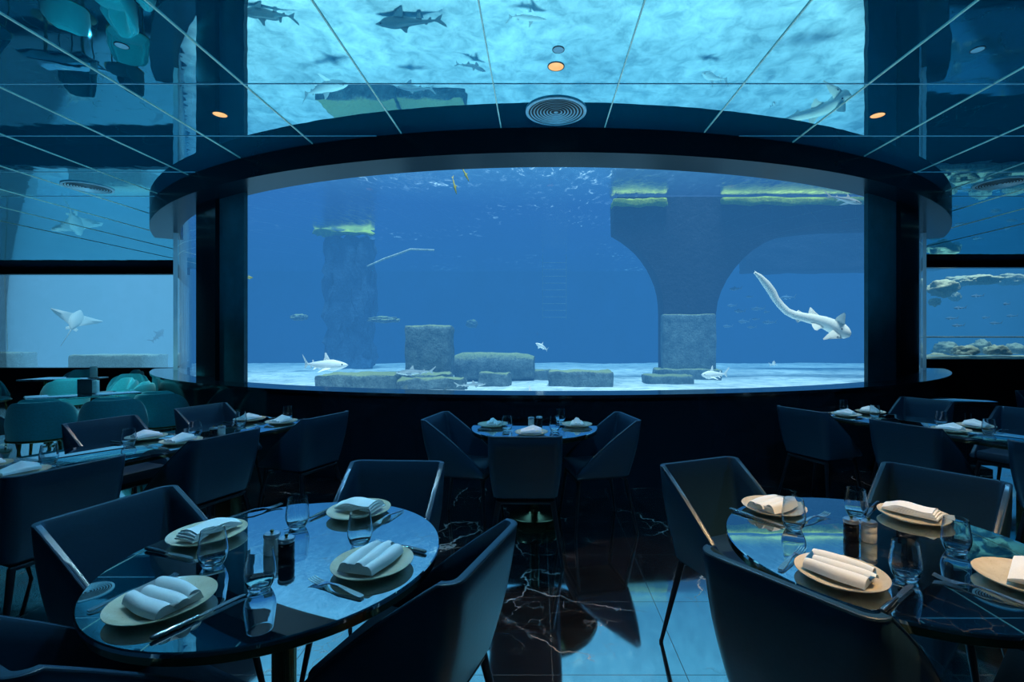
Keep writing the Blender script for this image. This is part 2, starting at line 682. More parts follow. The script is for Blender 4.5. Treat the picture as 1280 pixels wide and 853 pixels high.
bm = bm_new()
add_box(bm, (0, 5, -0.1), (34, 18.4, 0.2))
struct('floor', bm, M['floor'], 'dark polished marble floor with white veins and thin tile joints', 'floor')

# ceiling: a mirror slab with a round bite for the tank
bm = bm_new()
n = 196
prev = None
for k in range(n + 1):
    a = A0 + (A1 - A0) * k / n
    d = Vector((math.cos(a), math.sin(a)))
    r_in = R_OUT - 0.02
    if not B0 < a < B1:                                   # past the glass the mirror stops at the side walls of the tank
        P, Q = (Vector((-6.08, 8.09)), Vector((-18.66, 26.0))) if d.x < 0 else (Vector((6.46, 8.09)), Vector((20.06, 26.0)))
        e = Q - P
        den = d.x * e.y - d.y * e.x
        r_in = max(r_in, ((P.x - CC.x) * e.y - (P.y - CC.y) * e.x) / den)
    x0, y0 = arc_pt(r_in, a)
    ts = []
    if abs(d.x) > 1e-6:
        ts.append(((17 if d.x > 0 else -17) - CC.x) / d.x)
    yo = (YL if d.x < 0 else YR) + 0.2
    if abs(d.y) > 1e-6 and (d.y < 0 or yo > CC.y):
        ts.append(((yo if d.y > 0 else -4.2) - CC.y) / d.y)
    tt = min(t for t in ts if t > 0)
    x1, y1 = CC.x + d.x * tt, min(CC.y + d.y * tt, yo)
    q = [bm.verts.new(p) for p in ((x0, y0, HC), (x1, y1, HC), (x1, y1, HC + 0.3), (x0, y0, HC + 0.3))]
    if prev:
        for i in range(4):
            j = (i + 1) % 4
            bm.faces.new((prev[i], prev[j], q[j], q[i]))
    prev = q
struct('ceiling', bm, M['ceiling'], 'blue mirrored ceiling reflecting the aquarium and the tables', 'ceiling')

# thin pale strips between the ceiling panels
ti = 1
PW = 0.976
for k in range(-9, 10):
    x = -0.352 + PW * k
    dx = abs(x - CC.x)
    y1 = YL - 0.3
    if dx < R_OUT:
        y1 = CC.y - math.sqrt(R_OUT ** 2 - dx ** 2) - 0.02
    elif x > 0:
        y1 = YR - 0.2
    y0 = 1.4
    bm = bm_new()
    add_box(bm, (x, (y0 + y1) / 2, HC - 0.004), (0.009 if abs(k) < 4 else 0.007, y1 - y0, 0.006))
    struct('trim_%d' % ti, bm, M['seam'], 'pale lengthwise strip between mirrored ceiling panels', 'ceiling strip')
    ti += 1
for j, y in enumerate([2.78, 3.77, 4.745, 5.78, 6.77]):
    spans = [(-15.8, 15.8)]
    dy = CC.y - y
    if dy < R_OUT:
        hx = math.sqrt(R_OUT ** 2 - dy ** 2) + 0.02
        spans = [(-15.8, CC.x - hx), (CC.x + hx, 15.8)]
    for x0, x1 in spans:
        bm = bm_new()
        add_box(bm, ((x0 + x1) / 2, y, HC - 0.002), (x1 - x0, 0.008, 0.004))
        struct('trim_%d' % ti, bm, M['vent_metal'], 'thin dark crosswise joint between mirrored ceiling panels', 'ceiling strip')
        ti += 1

# round tank front: base wall, ledge, glass, header band
bm = bm_new()
arc_solid(bm, R_GLASS + 0.03, R_OUT - 0.03, 0.0, Z_LEDGE - 0.03)
struct('wall_tank_base', bm, M['black_gloss'], 'curved glossy black wall under the big aquarium window', 'wall', True)
bm = bm_new()
arc_solid(bm, R_GLASS - 0.02, R_OUT, Z_LEDGE - 0.03, Z_LEDGE)
struct('trim_ledge', bm, M['black_gloss'], 'curved glossy black ledge along the foot of the big aquarium window', 'ledge', True)
bm = bm_new()
arc_solid(bm, R_GLASS - 0.05, R_OUT, Z_BAND, HC + 0.3)
struct('wall_header', bm, M['header'], 'curved glossy black header over the big aquarium window', 'wall', True)


def arc_sheet(bm, r, z0, z1, a0=B0, a1=B1, n=160):
    prev = None
    for k in range(n + 1):
        a = a0 + (a1 - a0) * k / n
        x, y = arc_pt(r, a)
        q = [bm.verts.new((x, y, z0)), bm.verts.new((x, y, z1))]
        if prev:
            bm.faces.new((prev[0], q[0], q[1], prev[1]))
        prev = q


bm = bm_new()
arc_sheet(bm, R_GLASS, Z_LEDGE - 0.02, Z_BAND + 0.02)
struct('window_1', bm, M['pane'], 'tall curved acrylic window of the big shark aquarium', 'window', True)

# dark posts clad on the room side of the curved window
def hit_angle(px, r):
    """angle on the circle where the sight line of a pixel column meets it"""
    d = Vector(((px - CX) / F, 1.0)).normalized()
    oc = -CC
    b = d.dot(oc)
    t = -b - math.sqrt(b * b - (oc.dot(oc) - r * r))
    p = d * t - CC
    return math.atan2(p.y, p.x)


def post(px0, px1, name, mat, th, label):
    a0, a1 = hit_angle(px0, R_GLASS + th), hit_angle(px1, R_GLASS + th)
    if a1 < a0:
        a1 += 2 * PI
    bm = bm_new()
    arc_solid(bm, R_GLASS + 0.006, R_GLASS + th, Z_LEDGE + 0.001, Z_BAND - 0.001, a0, a1, 6)
    return struct(name, bm, mat, label, 'column')


post(245, 269, 'column_1', M['column'], 0.10, 'black post beside the pale strip of curved glass, next to the teal chairs')
post(269, 305, 'column_2', M['column_teal'], 0.05, 'dark teal panel bounding the big window beside the white shark')
post(1085, 1126, 'column_3', M['column_teal'], 0.05, 'dark teal panel bounding the big window beside the cream long-tailed shark')
post(1126, 1149, 'column_4', M['column'], 0.10, 'black post beside the narrow strip of curved glass, next to the reef window')

# far walls with side windows
XL0, XL1 = -17.0, -9.95
bm = bm_new()
add_box(bm, ((XL0 + XL1) / 2, YL + 0.1, 0.292), (XL1 - XL0, 0.2, 0.584))
add_box(bm, ((XL0 + XL1) / 2, YL + 0.1, (3.22 + HC) / 2), (XL1 - XL0, 0.2, HC - 3.22))
struct('wall_far_pale', bm, M['wall_dark'], 'dark wall framing the pale side aquarium', 'wall')
bm = bm_new()
add_box(bm, ((XL0 + XL1) / 2, YL + 0.05, (0.584 + 3.22) / 2), (XL1 - XL0, 0.004, 3.22 - 0.584))
struct('window_2', bm, M['pane'], 'flat window of the pale side aquarium behind the teal chairs', 'window')
XR0, XR1 = 9.75, 17.0
bm = bm_new()
add_box(bm, ((XR0 + XR1) / 2, YR + 0.1, 0.44), (XR1 - XR0, 0.2, 0.88))
add_box(bm, ((XR0 + XR1) / 2, YR + 0.1, (3.25 + HC) / 2), (XR1 - XR0, 0.2, HC - 3.25))
struct('wall_far_reef', bm, M['wall_dark'], 'dark wall framing the reef aquarium', 'wall')
bm = bm_new()
add_box(bm, ((XR0 + XR1) / 2, YR + 0.05, (0.88 + 3.25) / 2), (XR1 - XR0, 0.004, 3.25 - 0.88))
struct('window_3', bm, M['pane'], 'flat window of the reef aquarium', 'window')
for nm, x, y0, y1 in (('wall_left', -17.1, -4.2, 14), ('wall_right', 17.1, -4.2, 14)):
    bm = bm_new()
    add_box(bm, (x, (y0 + y1) / 2, 1.86), (0.2, y1 - y0, 3.72))
    struct(nm, bm, M['wall_dark'], 'plain dark side wall of the dining room', 'wall')
bm = bm_new()
add_box(bm, (0, -4.3, 1.86), (34.4, 0.2, 3.72))
struct('wall_back', bm, M['wall_dark'], 'plain dark wall behind the tables', 'wall')

# ------------------------------------------------------------------ water, sand, tank walls
Z_SAND, Z_SURF = 0.38, 5.0
AH = math.radians(54)
AL, AR = -PI / 2 - AH, -PI / 2 + AH
pl = arc_pt(R_GLASS - 0.03, AL)
pr = arc_pt(R_GLASS - 0.03, AR)
arc = [arc_pt(R_GLASS - 0.03, AL + (AR - AL) * k / 90) for k in range(91)]
back_l, back_r = (-18.6, 26.0), (20.0, 26.0)
main_poly = arc + [back_r, back_l]
left_poly = [(-23.0, YL + 0.22), (-10.15, YL + 0.22), (-12.4, 17.0), (-23.0, 17.0)]
right_poly = [(9.95, YR + 0.22), (16.9, YR + 0.22), (16.9, 16.0), (12.6, 16.0)]


def flat(name, poly, z, mat, label, cat):
    bm = bm_new()
    vs = [bm.verts.new((x, y, z)) for x, y in poly]
    bm.faces.new(vs)
    return struct(name, bm, mat, label, cat)


def sand_grid(name, poly, x0, x1, y0, y1, st, label):
    bm = bm_new()
    nx, ny = int((x1 - x0) / st), int((y1 - y0) / st)
    vs = {}
    def inside(x, y):
        c = False
        j = len(poly) - 1
        for i in range(len(poly)):
            xi, yi = poly[i]
            xj, yj = poly[j]
            if (yi > y) != (yj > y) and x < (xj - xi) * (y - yi) / (yj - yi) + xi:
                c = not c
            j = i
        return c
    for i in range(nx + 1):
        for j in range(ny + 1):
            x, y = x0 + i * st, y0 + j * st
            z = Z_SAND + 0.05 * noise.noise(Vector((x * 0.5, y * 0.9, 0))) + 0.012 * noise.noise(Vector((x * 3.0, y * 5.0, 4)))
            vs[i, j] = bm.verts.new((x, y, z))
    for i in range(nx):
        for j in range(ny):
            q = (vs[i, j], vs[i + 1, j], vs[i + 1, j + 1], vs[i, j + 1])
            c = sum((v.co for v in q), Vector()) / 4
            if inside(c.x, c.y):
                bm.faces.new(q)
    bmesh.ops.delete(bm, geom=[v for v in bm.verts if not v.link_faces], context='VERTS')
    return struct(name, bm, M['sand'], label, 'sand', True)


sand_grid('floor_tank_sand', main_poly, -14, 15, 4.9, 20, 0.15, 'white rippled sand on the bottom of the big aquarium')
flat('floor_pale_tank', left_poly, Z_SAND, M['sand'], 'pale sandy bottom of the side aquarium', 'sand')
flat('floor_reef_tank', right_poly, Z_SAND + 0.2, M['sand'], 'sandy bottom of the reef aquarium', 'sand')


def water(name, poly, mat, label):
    bm = bm_new()
    add_prism(bm, poly, Z_SAND - 0.12, Z_SURF)
    return struct(name, bm, mat, label, 'water')


water('water_main', main_poly, M['water'], 'clear blue water filling the big aquarium')
water('water_pale', left_poly, M['water_pale'], 'pale hazy water filling the side aquarium')
water('water_reef', right_poly, M['water_reef'], 'blue water filling the reef aquarium')
for nm, poly, lb in (('water_surface', main_poly, 'rippled underside of the water surface of the big aquarium'),):
    flat(nm, poly, Z_SURF + 0.01, M['surface'], lb, 'water surface')


def wall_line(name, p, q, z0, z1, mat, label, th=0.1, shift=0.0):
    p, q = Vector(p), Vector(q)
    d = (q - p).normalized()
    nrm = Vector((-d.y, d.x)) * th
    bm = bm_new()
    add_prism(bm, [(p.x, p.y), (q.x, q.y), (q.x + nrm.x, q.y + nrm.y), (p.x + nrm.x, p.y + nrm.y)], z0, z1)
    return struct(name, bm, mat, label, 'wall')


wall_line('wall_tank_side_pale', pl, back_l, 0, 5.3, M['tank_wall'], 'pale inner side wall of the big aquarium', 0.08)
wall_line('wall_tank_side_reef', back_r, pr, 0, 5.3, M['tank_wall'], 'inner side wall of the big aquarium toward the reef', 0.08)
wall_line('wall_tank_back', back_r, back_l, 0, 5.3, M['tank_deep'], 'deep blue back wall of the big aquarium', -0.1)
wall_line('wall_pale_tank_back', (-23.0, 17.03), (-12.3, 17.03), 0, 5.3, M['tank_wall'], 'pale panelled back wall of the side aquarium', 0.1)
wall_line('wall_reef_tank_back', (12.6, 16.03), (16.95, 16.03), 0, 5.3, M['tank_deep'], 'deep blue back wall of the reef aquarium', 0.1)


# ------------------------------------------------------------------ ceiling fittings
def make_diffuser(R):
    t = thing('ceiling_vent', '', 'ceiling vent')
    bm = bm_new()
    add_lathe(bm, [(0, 0.0), (R, 0.0), (R, -0.012), (R * 0.99, -0.016), (0, -0.016)], 64)
    finish('backing', bm, M['vent_black'], t)
    bm = bm_new()
    add_lathe(bm, [(R * 1.03, 0.0), (R * 1.03, -0.026), (R * 0.93, -0.030), (R * 0.93, 0.0)], 64, closed=True)
    finish('rim', bm, M['vent_metal'], t)
    for k in range(7):
        r = R * (0.16 + 0.11 * k)
        bm = bm_new()
        add_lathe(bm, [(r, -0.012), (r + R * 0.045, -0.030), (r + R * 0.055, -0.028), (r + R * 0.02, -0.010)], 56, closed=True)
        finish('ring', bm, M['vent_metal'], t)
    bm = bm_new()
    add_lathe(bm, [(0, -0.034), (R * 0.07, -0.030), (R * 0.07, -0.014), (0, -0.014)], 24)
    finish('hub', bm, M['vent_metal'], t)
    t.scale.z = 0.4
    return t


def ceil_pt(px, py):
    return un(px, py, HC)


for px, py, lb in ((695, 139, 'round ringed ceiling vent over the middle of the curved header'),
                   (110, 234, 'round ringed ceiling vent above the pale side aquarium'),
                   (1250, 229, 'round ringed ceiling vent above the reef aquarium')):
    p = ceil_pt(px, py)
    place('vent', lambda: make_diffuser(0.258), (p.x, p.y, HC - 0.001), 0, lb, 'round ceiling vents')


def make_downlight():
    t = thing('ceiling_light', '', 'ceiling light')
    bm = bm_new()
    add_lathe(bm, [(0.062, 0.0), (0.062, -0.002), (0.056, -0.003), (0.056, 0.0)], 40, closed=True)
    finish('rim', bm, M['vent_black'], t)
    bm = bm_new()
    add_lathe(bm, [(0, 0.0), (0.055, 0.0), (0.055, -0.002), (0, -0.003)], 40)
    finish('lens', bm, M['lamp'], t)
    return t


for px, py, lb in ((695, 83, 'glowing amber downlight in front of the middle ceiling vent'),
                   (275, 143, 'glowing amber downlight below the reflection of the black post near the teal chairs'),
                   (1097, 144, 'glowing amber downlight beside the reflection of the post near the reef window')):
    p = ceil_pt(px, py)
    place('downlight', make_downlight, (p.x, p.y, HC - 0.001), 0, lb, 'amber ceiling downlights')


def make_sensor():
    t = thing('ceiling_sensor', '', 'ceiling sensor')
    bm = bm_new()
    add_lathe(bm, [(0.042, 0.0), (0.042, -0.002), (0.038, -0.003), (0.038, 0.0)], 32, closed=True)
    finish('rim', bm, M['vent_black'], t)
    bm = bm_new()
    add_lathe(bm, [(0, 0.0), (0.037, 0.0), (0.037, -0.002), (0, -0.003)], 32)
    finish('cover', bm, M['vent_metal'], t)
    return t


for px, py, lb in ((698, 62, 'small round ceiling sensor just above the middle amber downlight'),
                   (1222, 62, 'small round ceiling fitting over the table with warm-lit plates'),
                   (152, 57, 'small round ceiling fitting over the table with blue-lit plates')):
    p = ceil_pt(px, py)
    place('sensor', make_sensor, (p.x, p.y, HC - 0.001), 0, lb, 'small ceiling fittings')


# ------------------------------------------------------------------ dark armchair
def shell_path(half, yb, yf, flare, rad, n_arm=14, n_c=7, n_b=10):
    """U in plan from the left arm front round the back to the right arm front; returns (x, y, s) with s = 0 on the back, 1 at the arm front"""
    pts = []
    for k in range(n_arm):
        u = 1 - k / n_arm
        y = yb + rad + (yf - yb - rad) * u
        pts.append((-half - flare * u, y, u))
    for k in range(n_c):
        a = PI + (PI / 2) * k / n_c
        pts.append((-half + rad + rad * math.cos(a), yb + rad + rad * math.sin(a), 0.0))
    for k in range(n_b + 1):
        u = k / n_b
        pts.append((-half + rad + (2 * half - 2 * rad) * u, yb, 0.0))
    for k in range(n_c - 1, -1, -1):
        a = PI + (PI / 2) * k / n_c
        pts.append((half - rad - rad * math.cos(a), yb + rad + rad * math.sin(a), 0.0))
    for k in range(n_arm - 1, -1, -1):
        u = 1 - k / n_arm
        y = yb + rad + (yf - yb - rad) * u
        pts.append((half + flare * u, y, u))
    return pts


def make_armchair():
    t = thing('dining_armchair', '', 'chair')
    # upholstered shell
    bm = bm_new()
    top = shell_path(0.232, -0.30, 0.21, 0.022, 0.05)
    bot = shell_path(0.205, -0.215, 0.20, 0.015, 0.05)
    N = len(top)
    th = 0.026

    def prof(i):
        xt, yt, s = top[i]
        xb, yb, _ = bot[i]
        zt = 0.82 - 0.37 * s if s > 0 else 0.82
        zb = 0.425
        # outward normal in plan
        a, b = top[max(i - 1, 0)], top[min(i + 1, N - 1)]
        d = Vector((b[0] - a[0], b[1] - a[1])).normalized()
        nrm = Vector((d.y, -d.x))
        P = []
        levels = 6
        for k in range(levels + 1):
            v = k / levels
            bul = 0.012 * math.sin(PI * v)
            w = (zb + (zt - zb) * v - zb) / (0.82 - zb)
            p = Vector((xb + (xt - xb) * w, yb + (yt - yb) * w)) + nrm * bul
            P.append((p.x, p.y, zb + (zt - zb) * v))
        w1 = (zt - zb) / (0.82 - zb)
        tp = Vector((xb + (xt - xb) * w1, yb + (yt - yb) * w1))
        P.append((tp.x - nrm.x * th * 0.22, tp.y - nrm.y * th * 0.22, zt + 0.009))
        P.append((tp.x - nrm.x * th * 0.78, tp.y - nrm.y * th * 0.78, zt + 0.009))
        for k in range(levels, -1, -1):
            v = k / levels
            w = v * (zt - zb) / (0.82 - zb)
            p = Vector((xb + (xt - xb) * w, yb + (yt - yb) * w)) - nrm * th
            P.append((p.x, p.y, zb + (zt - zb) * v))
        return P
    prev = None
    first = None
    for i in range(N):
        q = [bm.verts.new(p) for p in prof(i)]
        m = len(q)
        if prev:
            for k in range(m):
                j = (k + 1) % m
                bm.faces.new((prev[k], prev[j], q[j], q[k]))
        else:
            first = q
        prev = q
    bm.faces.new(first)
    bm.faces.new(prev[::-1])
    finish('back_shell', bm, M['leather'], t, sharp=50)
    # piping along the rim
    bm = bm_new()
    pts = []
    for i in range(N):
        P = prof(i)
        m = len(P) // 2
        a, b = Vector(P[6]), Vector(P[9])
        pts.append((a * 0.88 + b * 0.12) + Vector((0, 0, 0.005)))
    add_tube(bm, pts, 0.0045, 8)
    finish('piping', bm, M['leather_seat'], t)
    # seat pan and cushion
    bm = bm_new()
    add_box(bm, (0, 0.005, 0.455), (0.375, 0.40, 0.07), None, 0.025)
    finish('seat', bm, M['leather_seat'], t)
    bm = bm_new()
    add_box(bm, (0, 0.0, 0.413), (0.37, 0.37, 0.018), None, 0.004)
    finish('seat_pan', bm, M['black_metal'], t)
    # rails and legs
    for yy, w in ((-0.185, 0.36), (0.175, 0.36)):
        bm = bm_new()
        add_tube(bm, [(-w / 2, yy, 0.392), (w / 2, yy, 0.392)], 0.0135, 12)
        finish('rail', bm, M['black_metal'], t)
    for sx in (-1, 1):
        for yy, yf in ((-0.185, -0.255), (0.175, 0.215)):
            bm = bm_new()
            add_tube(bm, [(sx * 0.172, yy, 0.395), (sx * 0.235, yf, 0.004)], [0.0155, 0.0085], 12)
            lg = finish('leg', bm, M['black_metal'], t)
            bm = bm_new()
            add_tube(bm, [(sx * 0.2345, yf, 0.012), (sx * 0.2355, yf, 0.0)], 0.0098, 10)
            finish('foot_cap', bm, M['rubber'], lg)
    return t


def chair(bx, by, fx, fy, label, group):
    """centre of the back's top edge and facing direction"""
    d = Vector((fx, fy)).normalized()
    p = Vector((bx, by)) + d * 0.262
    rz = math.atan2(d.y, d.x) - PI / 2
    return place('armchair', make_armchair, (p.x, p.y, 0), rz, label, group)


G1 = 'navy armchairs round the table with blue-lit plates'
G2 = 'navy armchairs round the table with warm-lit plates'
G3 = 'navy armchairs round the small table at the tank wall'
G4 = 'navy armchairs along the table near the teal chairs'
G5 = 'navy armchairs along the table near the reef window'
TL, TR, TC = Vector((-0.81, 1.54)), Vector((1.14, 1.60)), Vector((-0.03, 3.74))
chair(-1.57, 1.78, 0.95, -0.28, 'navy leather armchair showing its open inside at the blue-lit round table', G1)
chair(-0.69, 2.37, -0.05, -1, 'navy leather armchair on the tank side of the blue-lit round table', G1)
chair(-0.165, 1.41, -0.92, 0.30, 'navy leather armchair with its back to the open floor, blue-lit round table', G1)
chair(-1.13, 0.98, 0.42, 0.9, 'cropped navy leather armchair on the camera side of the blue-lit round table', G1)
chair(0.795, 2.38, 0.38, -0.92, 'navy leather armchair with raised wing, tank side of the warm-lit round table', G2)
chair(1.83, 2.19, -0.80, -0.60, 'navy leather armchair facing us across the warm-lit round table', G2)
chair(0.625, 1.235, 0.80, 0.60, 'big navy leather armchair seen from behind at the warm-lit round table', G2)
chair(1.60, 1.02, -0.62, 0.78, 'mostly cropped armchair under the near edge of the warm-lit round table', G2)
chair(-0.083, 3.00, 0.0, 1, 'navy armchair with its flat back to us at the small tank-wall table', G3)
chair(-0.80, 3.78, 0.97, -0.20, 'navy armchair in profile at the small tank-wall table, nearer the blue-lit table', G3)
chair(0.685, 3.76, -0.97, -0.20, 'navy armchair in profile at the small tank-wall table, nearer the warm-lit table', G3)
# long table near the teal chairs
uL, nL, cL = Vector((0.35, 0.937)), Vector((-0.937, 0.35)), Vector((-2.38, 3.51))
for al, ac, lb in ((-0.27, -0.53, 'middle back-turned navy armchair at the long table near the teal chairs'),
                   (0.54, -0.55, 'tank-end back-turned navy armchair at the long table near the teal chairs'),
                   (-1.07, -0.54, 'big near-end back-turned navy armchair at the long table by the teal chairs'),
                   (-0.22, 0.86, 'navy armchair facing us just in front of two back-turned teal chairs'),
                   (0.54, 0.88, 'navy armchair facing us between the teal chairs and the curved tank wall'),
                   (-1.05, 0.86, 'navy armchair cut by the picture edge, teal-chair side of the long table')):
    p = cL + uL * al + nL * ac
    f = -nL if ac > 0 else nL
    chair(p.x, p.y, f.x, f.y, lb, G4)
uR, nR, cR = Vector((-0.42, 0.907)), Vector((0.907, 0.42)), Vector((3.05, 3.88))
for al, ac, lb in ((0.57, -0.62, 'tank-end back-turned navy armchair at the long table near the reef window'),
                   (-0.21, -0.60, 'middle back-turned navy armchair at the long table near the reef window'),
                   (-1.02, -0.62, 'cropped near-end back-turned armchair at the long table near the reef window'),
                   (0.49, 1.10, 'navy armchair facing us in front of the dark sideboard'),
                   (-0.28, 1.12, 'navy armchair facing us, cut by the picture edge, reef side of the long table')):
    p = cR + uR * al + nR * ac
    f = -nR if ac > 0 else nR
    chair(p.x, p.y, f.x, f.y, lb, G5)
chair(5.70, 5.50, -0.2, -1, 'distant navy armchair by the wall under the reef window', 'far navy armchairs')
chair(-5.95, 4.85, 0.3, 0.95, 'distant navy armchair at the edge of the teal seating', 'far navy armchairs')


# ------------------------------------------------------------------ tables
def make_round_table():
    t = thing('round_table', '', 'table')
    R = 0.485
    bm = bm_new()
    add_lathe(bm, [(0, 0.734), (R - 0.006, 0.734), (R, 0.738), (R, 0.747), (R - 0.003, 0.750), (0, 0.750)], 96)
    finish('tabletop', bm, M['tabletop'], t)
    bm = bm_new()
    add_lathe(bm, [(0, 0.712), (R - 0.012, 0.712), (R - 0.006, 0.716), (R - 0.006, 0.734), (0, 0.734)], 96)
    finish('edge_band', bm, M['dark_brass'], t)
    bm = bm_new()
    add_lathe(bm, [(0.036, 0.05), (0.036, 0.712), (0, 0.712), ], 32)
    finish('pedestal', bm, M['dark_brass'], t)
    bm = bm_new()
    add_lathe(bm, [(0, 0.0), (0.205, 0.0), (0.205, 0.012), (0.20, 0.016), (0.20, 0.070), (0.195, 0.078), (0.18, 0.082), (0.06, 0.090), (0.042, 0.10), (0.036, 0.12), (0, 0.12)], 56)
    finish('base', bm, M['dark_brass'], t)
    return t


GT = 'round pedestal tables'
place('rt', make_round_table, (TL.x, TL.y, 0), 0.3, 'round glossy table with blue-lit plates and black pedestal', GT)
place('rt', make_round_table, (TR.x, TR.y, 0), 1.1, 'round glossy table with warm-lit cream plates', GT)
place('rt', make_round_table, (TC.x, TC.y, 0), 2.0, 'small round table standing by the curved tank wall, mirrored pedestal base', GT)


def make_long_table():
    t = thing('long_table', '', 'table')
    W, L0, L1 = 0.66, -1.50, 0.93
    bm = bm_new()
    add_box(bm, (0, (L0 + L1) / 2, 0.741), (W, L1 - L0, 0.018), None, 0.003)
    finish('tabletop', bm, M['tabletop'], t)
    bm = bm_new()
    add_box(bm, (0, (L0 + L1) / 2, 0.721), (W - 0.02, L1 - L0 - 0.02, 0.022), None, 0.003)
    finish('edge_band', bm, M['dark_brass'], t)
    for y in (-0.67, 0.135):
        bm = bm_new()
        add_box(bm, (0, y, 0.36), (0.16, 0.09, 0.70), None, 0.004)
        pd = finish('pedestal', bm, M['dark_brass'], t)
        bm = bm_new()
        add_box(bm, (0, y, 0.009), (0.44, 0.20, 0.018), None, 0.004)
        finish('base_plate', bm, M['black_metal'], pd)
    return t


place('lt', make_long_table, (cL.x, cL.y, 0), math.atan2(uL.y, uL.x) - PI / 2, 'long dark glossy table set near the teal chairs', 'long dining tables')
place('lt', make_long_table, (cR.x, cR.y, 0), math.atan2(uR.y, uR.x) - PI / 2, 'long dark glossy table set near the reef window', 'long dining tables')


# ------------------------------------------------------------------ tableware
def make_plate():
    bm = bm_new()
    k = 0.118 / 0.141
    add_lathe(bm, [(r * k, z) for r, z in ((0, 0.0), (0.075, 0.0), (0.08, 0.003), (0.115, 0.008), (0.136, 0.017), (0.141, 0.0205), (0.141, 0.0225), (0.134, 0.0205), (0.112, 0.0125), (0.08, 0.0085), (0, 0.0075))], 64)
    return tag(finish('dinner_plate', bm, M['plate']), '', 'plate')


def make_rolled_napkin():
    """three soft rolls side by side, one linen cloth"""
    bm = bm_new()
    L = 0.158
    rolls = [(-0.040, 0.019, 0.0), (0.0, 0.021, 0.010), (0.041, 0.024, -0.006)]
    prof = []
    for yc, r, sh in rolls:
        for k in range(11):
            a = PI - PI * k / 10
            prof.append((yc + 0.0215 * math.cos(a), 0.006 + r * 1.25 * max(0.18, math.sin(a)) ** 0.8, sh))
    prof += [(0.068, 0.0, -0.006), (-0.064, 0.0, 0.0)]
    nx = 10
    rings = []
    for i in range(nx + 1):
        u = i / nx - 0.5
        ring = []
        for y, z, sh in prof:
            sk = 1.0 - 0.10 * abs(u * 2) ** 4
            ring.append(bm.verts.new((u * L + sh, 0.9 * y + 0.004 * math.sin(u * 5 + y * 30), 0.9 * z * sk)))
        rings.append(ring)
    m = len(prof)
    for a, b in zip(rings, rings[1:]):
        for k in range(m):
            j = (k + 1) % m
            bm.faces.new((a[k], a[j], b[j], b[k]))
    bm.faces.new(rings[0][::-1])
    bm.faces.new(rings[-1])
    return tag(finish('rolled_napkin', bm, M['napkin'], sharp=70), '', 'napkin')


def make_folded_napkin():
    """flat folded rectangle whose layers fan open at one end"""
    bm = bm_new()
    lay = [(0.172, 0.088, 0.002, 0.0), (0.168, 0.086, 0.008, 0.003), (0.163, 0.083, 0.014, 0.005), (0.156, 0.08, 0.020, 0.008)]
    for k, (L, W, z0, dx) in enumerate(lay):
        nx, ny = 14, 8
        tp, bt = {}, {}
        for i in range(nx + 1):
            for j in range(ny + 1):
                x, y = (i / nx - 0.5) * L + dx, (j / ny - 0.5) * W
                bulge = 0.010 * math.cos(PI * (j / ny - 0.5)) + 0.003 * math.sin(i * 0.6 + k)
                fan = 0.007 * k * max(0, (i / nx - 0.75) * 4) * -0.6
                tp[i, j] = bm.verts.new((x, y, z0 + 0.0055 + bulge * (0.25 + 0.2 * k) + fan))
                bt[i, j] = bm.verts.new((x, y, z0 + bulge * (0.2 + 0.2 * k) + fan))
        for i in range(nx):
            for j in range(ny):
                bm.faces.new((tp[i, j], tp[i + 1, j], tp[i + 1, j + 1], tp[i, j + 1]))
                bm.faces.new((bt[i, j], bt[i, j + 1], bt[i + 1, j + 1], bt[i + 1, j]))
        for i in range(nx):
            bm.faces.new((tp[i, 0], bt[i, 0], bt[i + 1, 0], tp[i + 1, 0]))
            bm.faces.new((tp[i, ny], tp[i + 1, ny], bt[i + 1, ny], bt[i, ny]))
        for j in range(ny):
            bm.faces.new((tp[0, j], tp[0, j + 1], bt[0, j + 1], bt[0, j]))
            bm.faces.new((tp[nx, j], bt[nx, j], bt[nx, j + 1], tp[nx, j + 1]))
    return tag(finish('folded_napkin', bm, M['napkin'], sharp=60), '', 'napkin')


def make_peaked_napkin():
    """napkin folded into a low tent, as on the far tables"""
    bm = bm_new()
    nx, ny = 12, 12
    tp = {}
    for i in range(nx + 1):
        for j in range(ny + 1):
            x, y = (i / nx - 0.5) * 0.145, (j / ny - 0.5) * 0.10
            h = 0.046 * max(0.0, 1 - abs(y) / 0.06) * max(0.25, 1 - abs(x - 0.012) / 0.11) + 0.004 * math.sin(j * 1.9) + 0.006
            tp[i, j] = bm.verts.new((x, y * (1.1 - 0.3 * i / nx), max(0.004, h)))
    for i in range(nx):
        for j in range(ny):
            bm.faces.new((tp[i, j], tp[i + 1, j], tp[i + 1, j + 1], tp[i, j + 1]))
    r = bmesh.ops.extrude_face_region(bm, geom=list(bm.faces))
    for v in [g for g in r['geom'] if isinstance(g, bmesh.types.BMVert)]:
        v.co.z = 0.0
    return tag(finish('tented_napkin', bm, M['napkin'], sharp=60), '', 'napkin')


def strip(bm, st):
    """flat curved bar: stations (y, half width, z, thickness)"""
    rings = []
    for y, w, z, th in st:
        rings.append([bm.verts.new((sx * w, y, z + sz * th / 2)) for sx, sz in ((-1, -1), (1, -1), (1, 1), (-1, 1))])
    for a, b in zip(rings, rings[1:]):
        for k in range(4):
            j = (k + 1) % 4
            bm.faces.new((a[k], a[j], b[j], b[k]))
    bm.faces.new(rings[0][::-1])
    bm.faces.new(rings[-1])


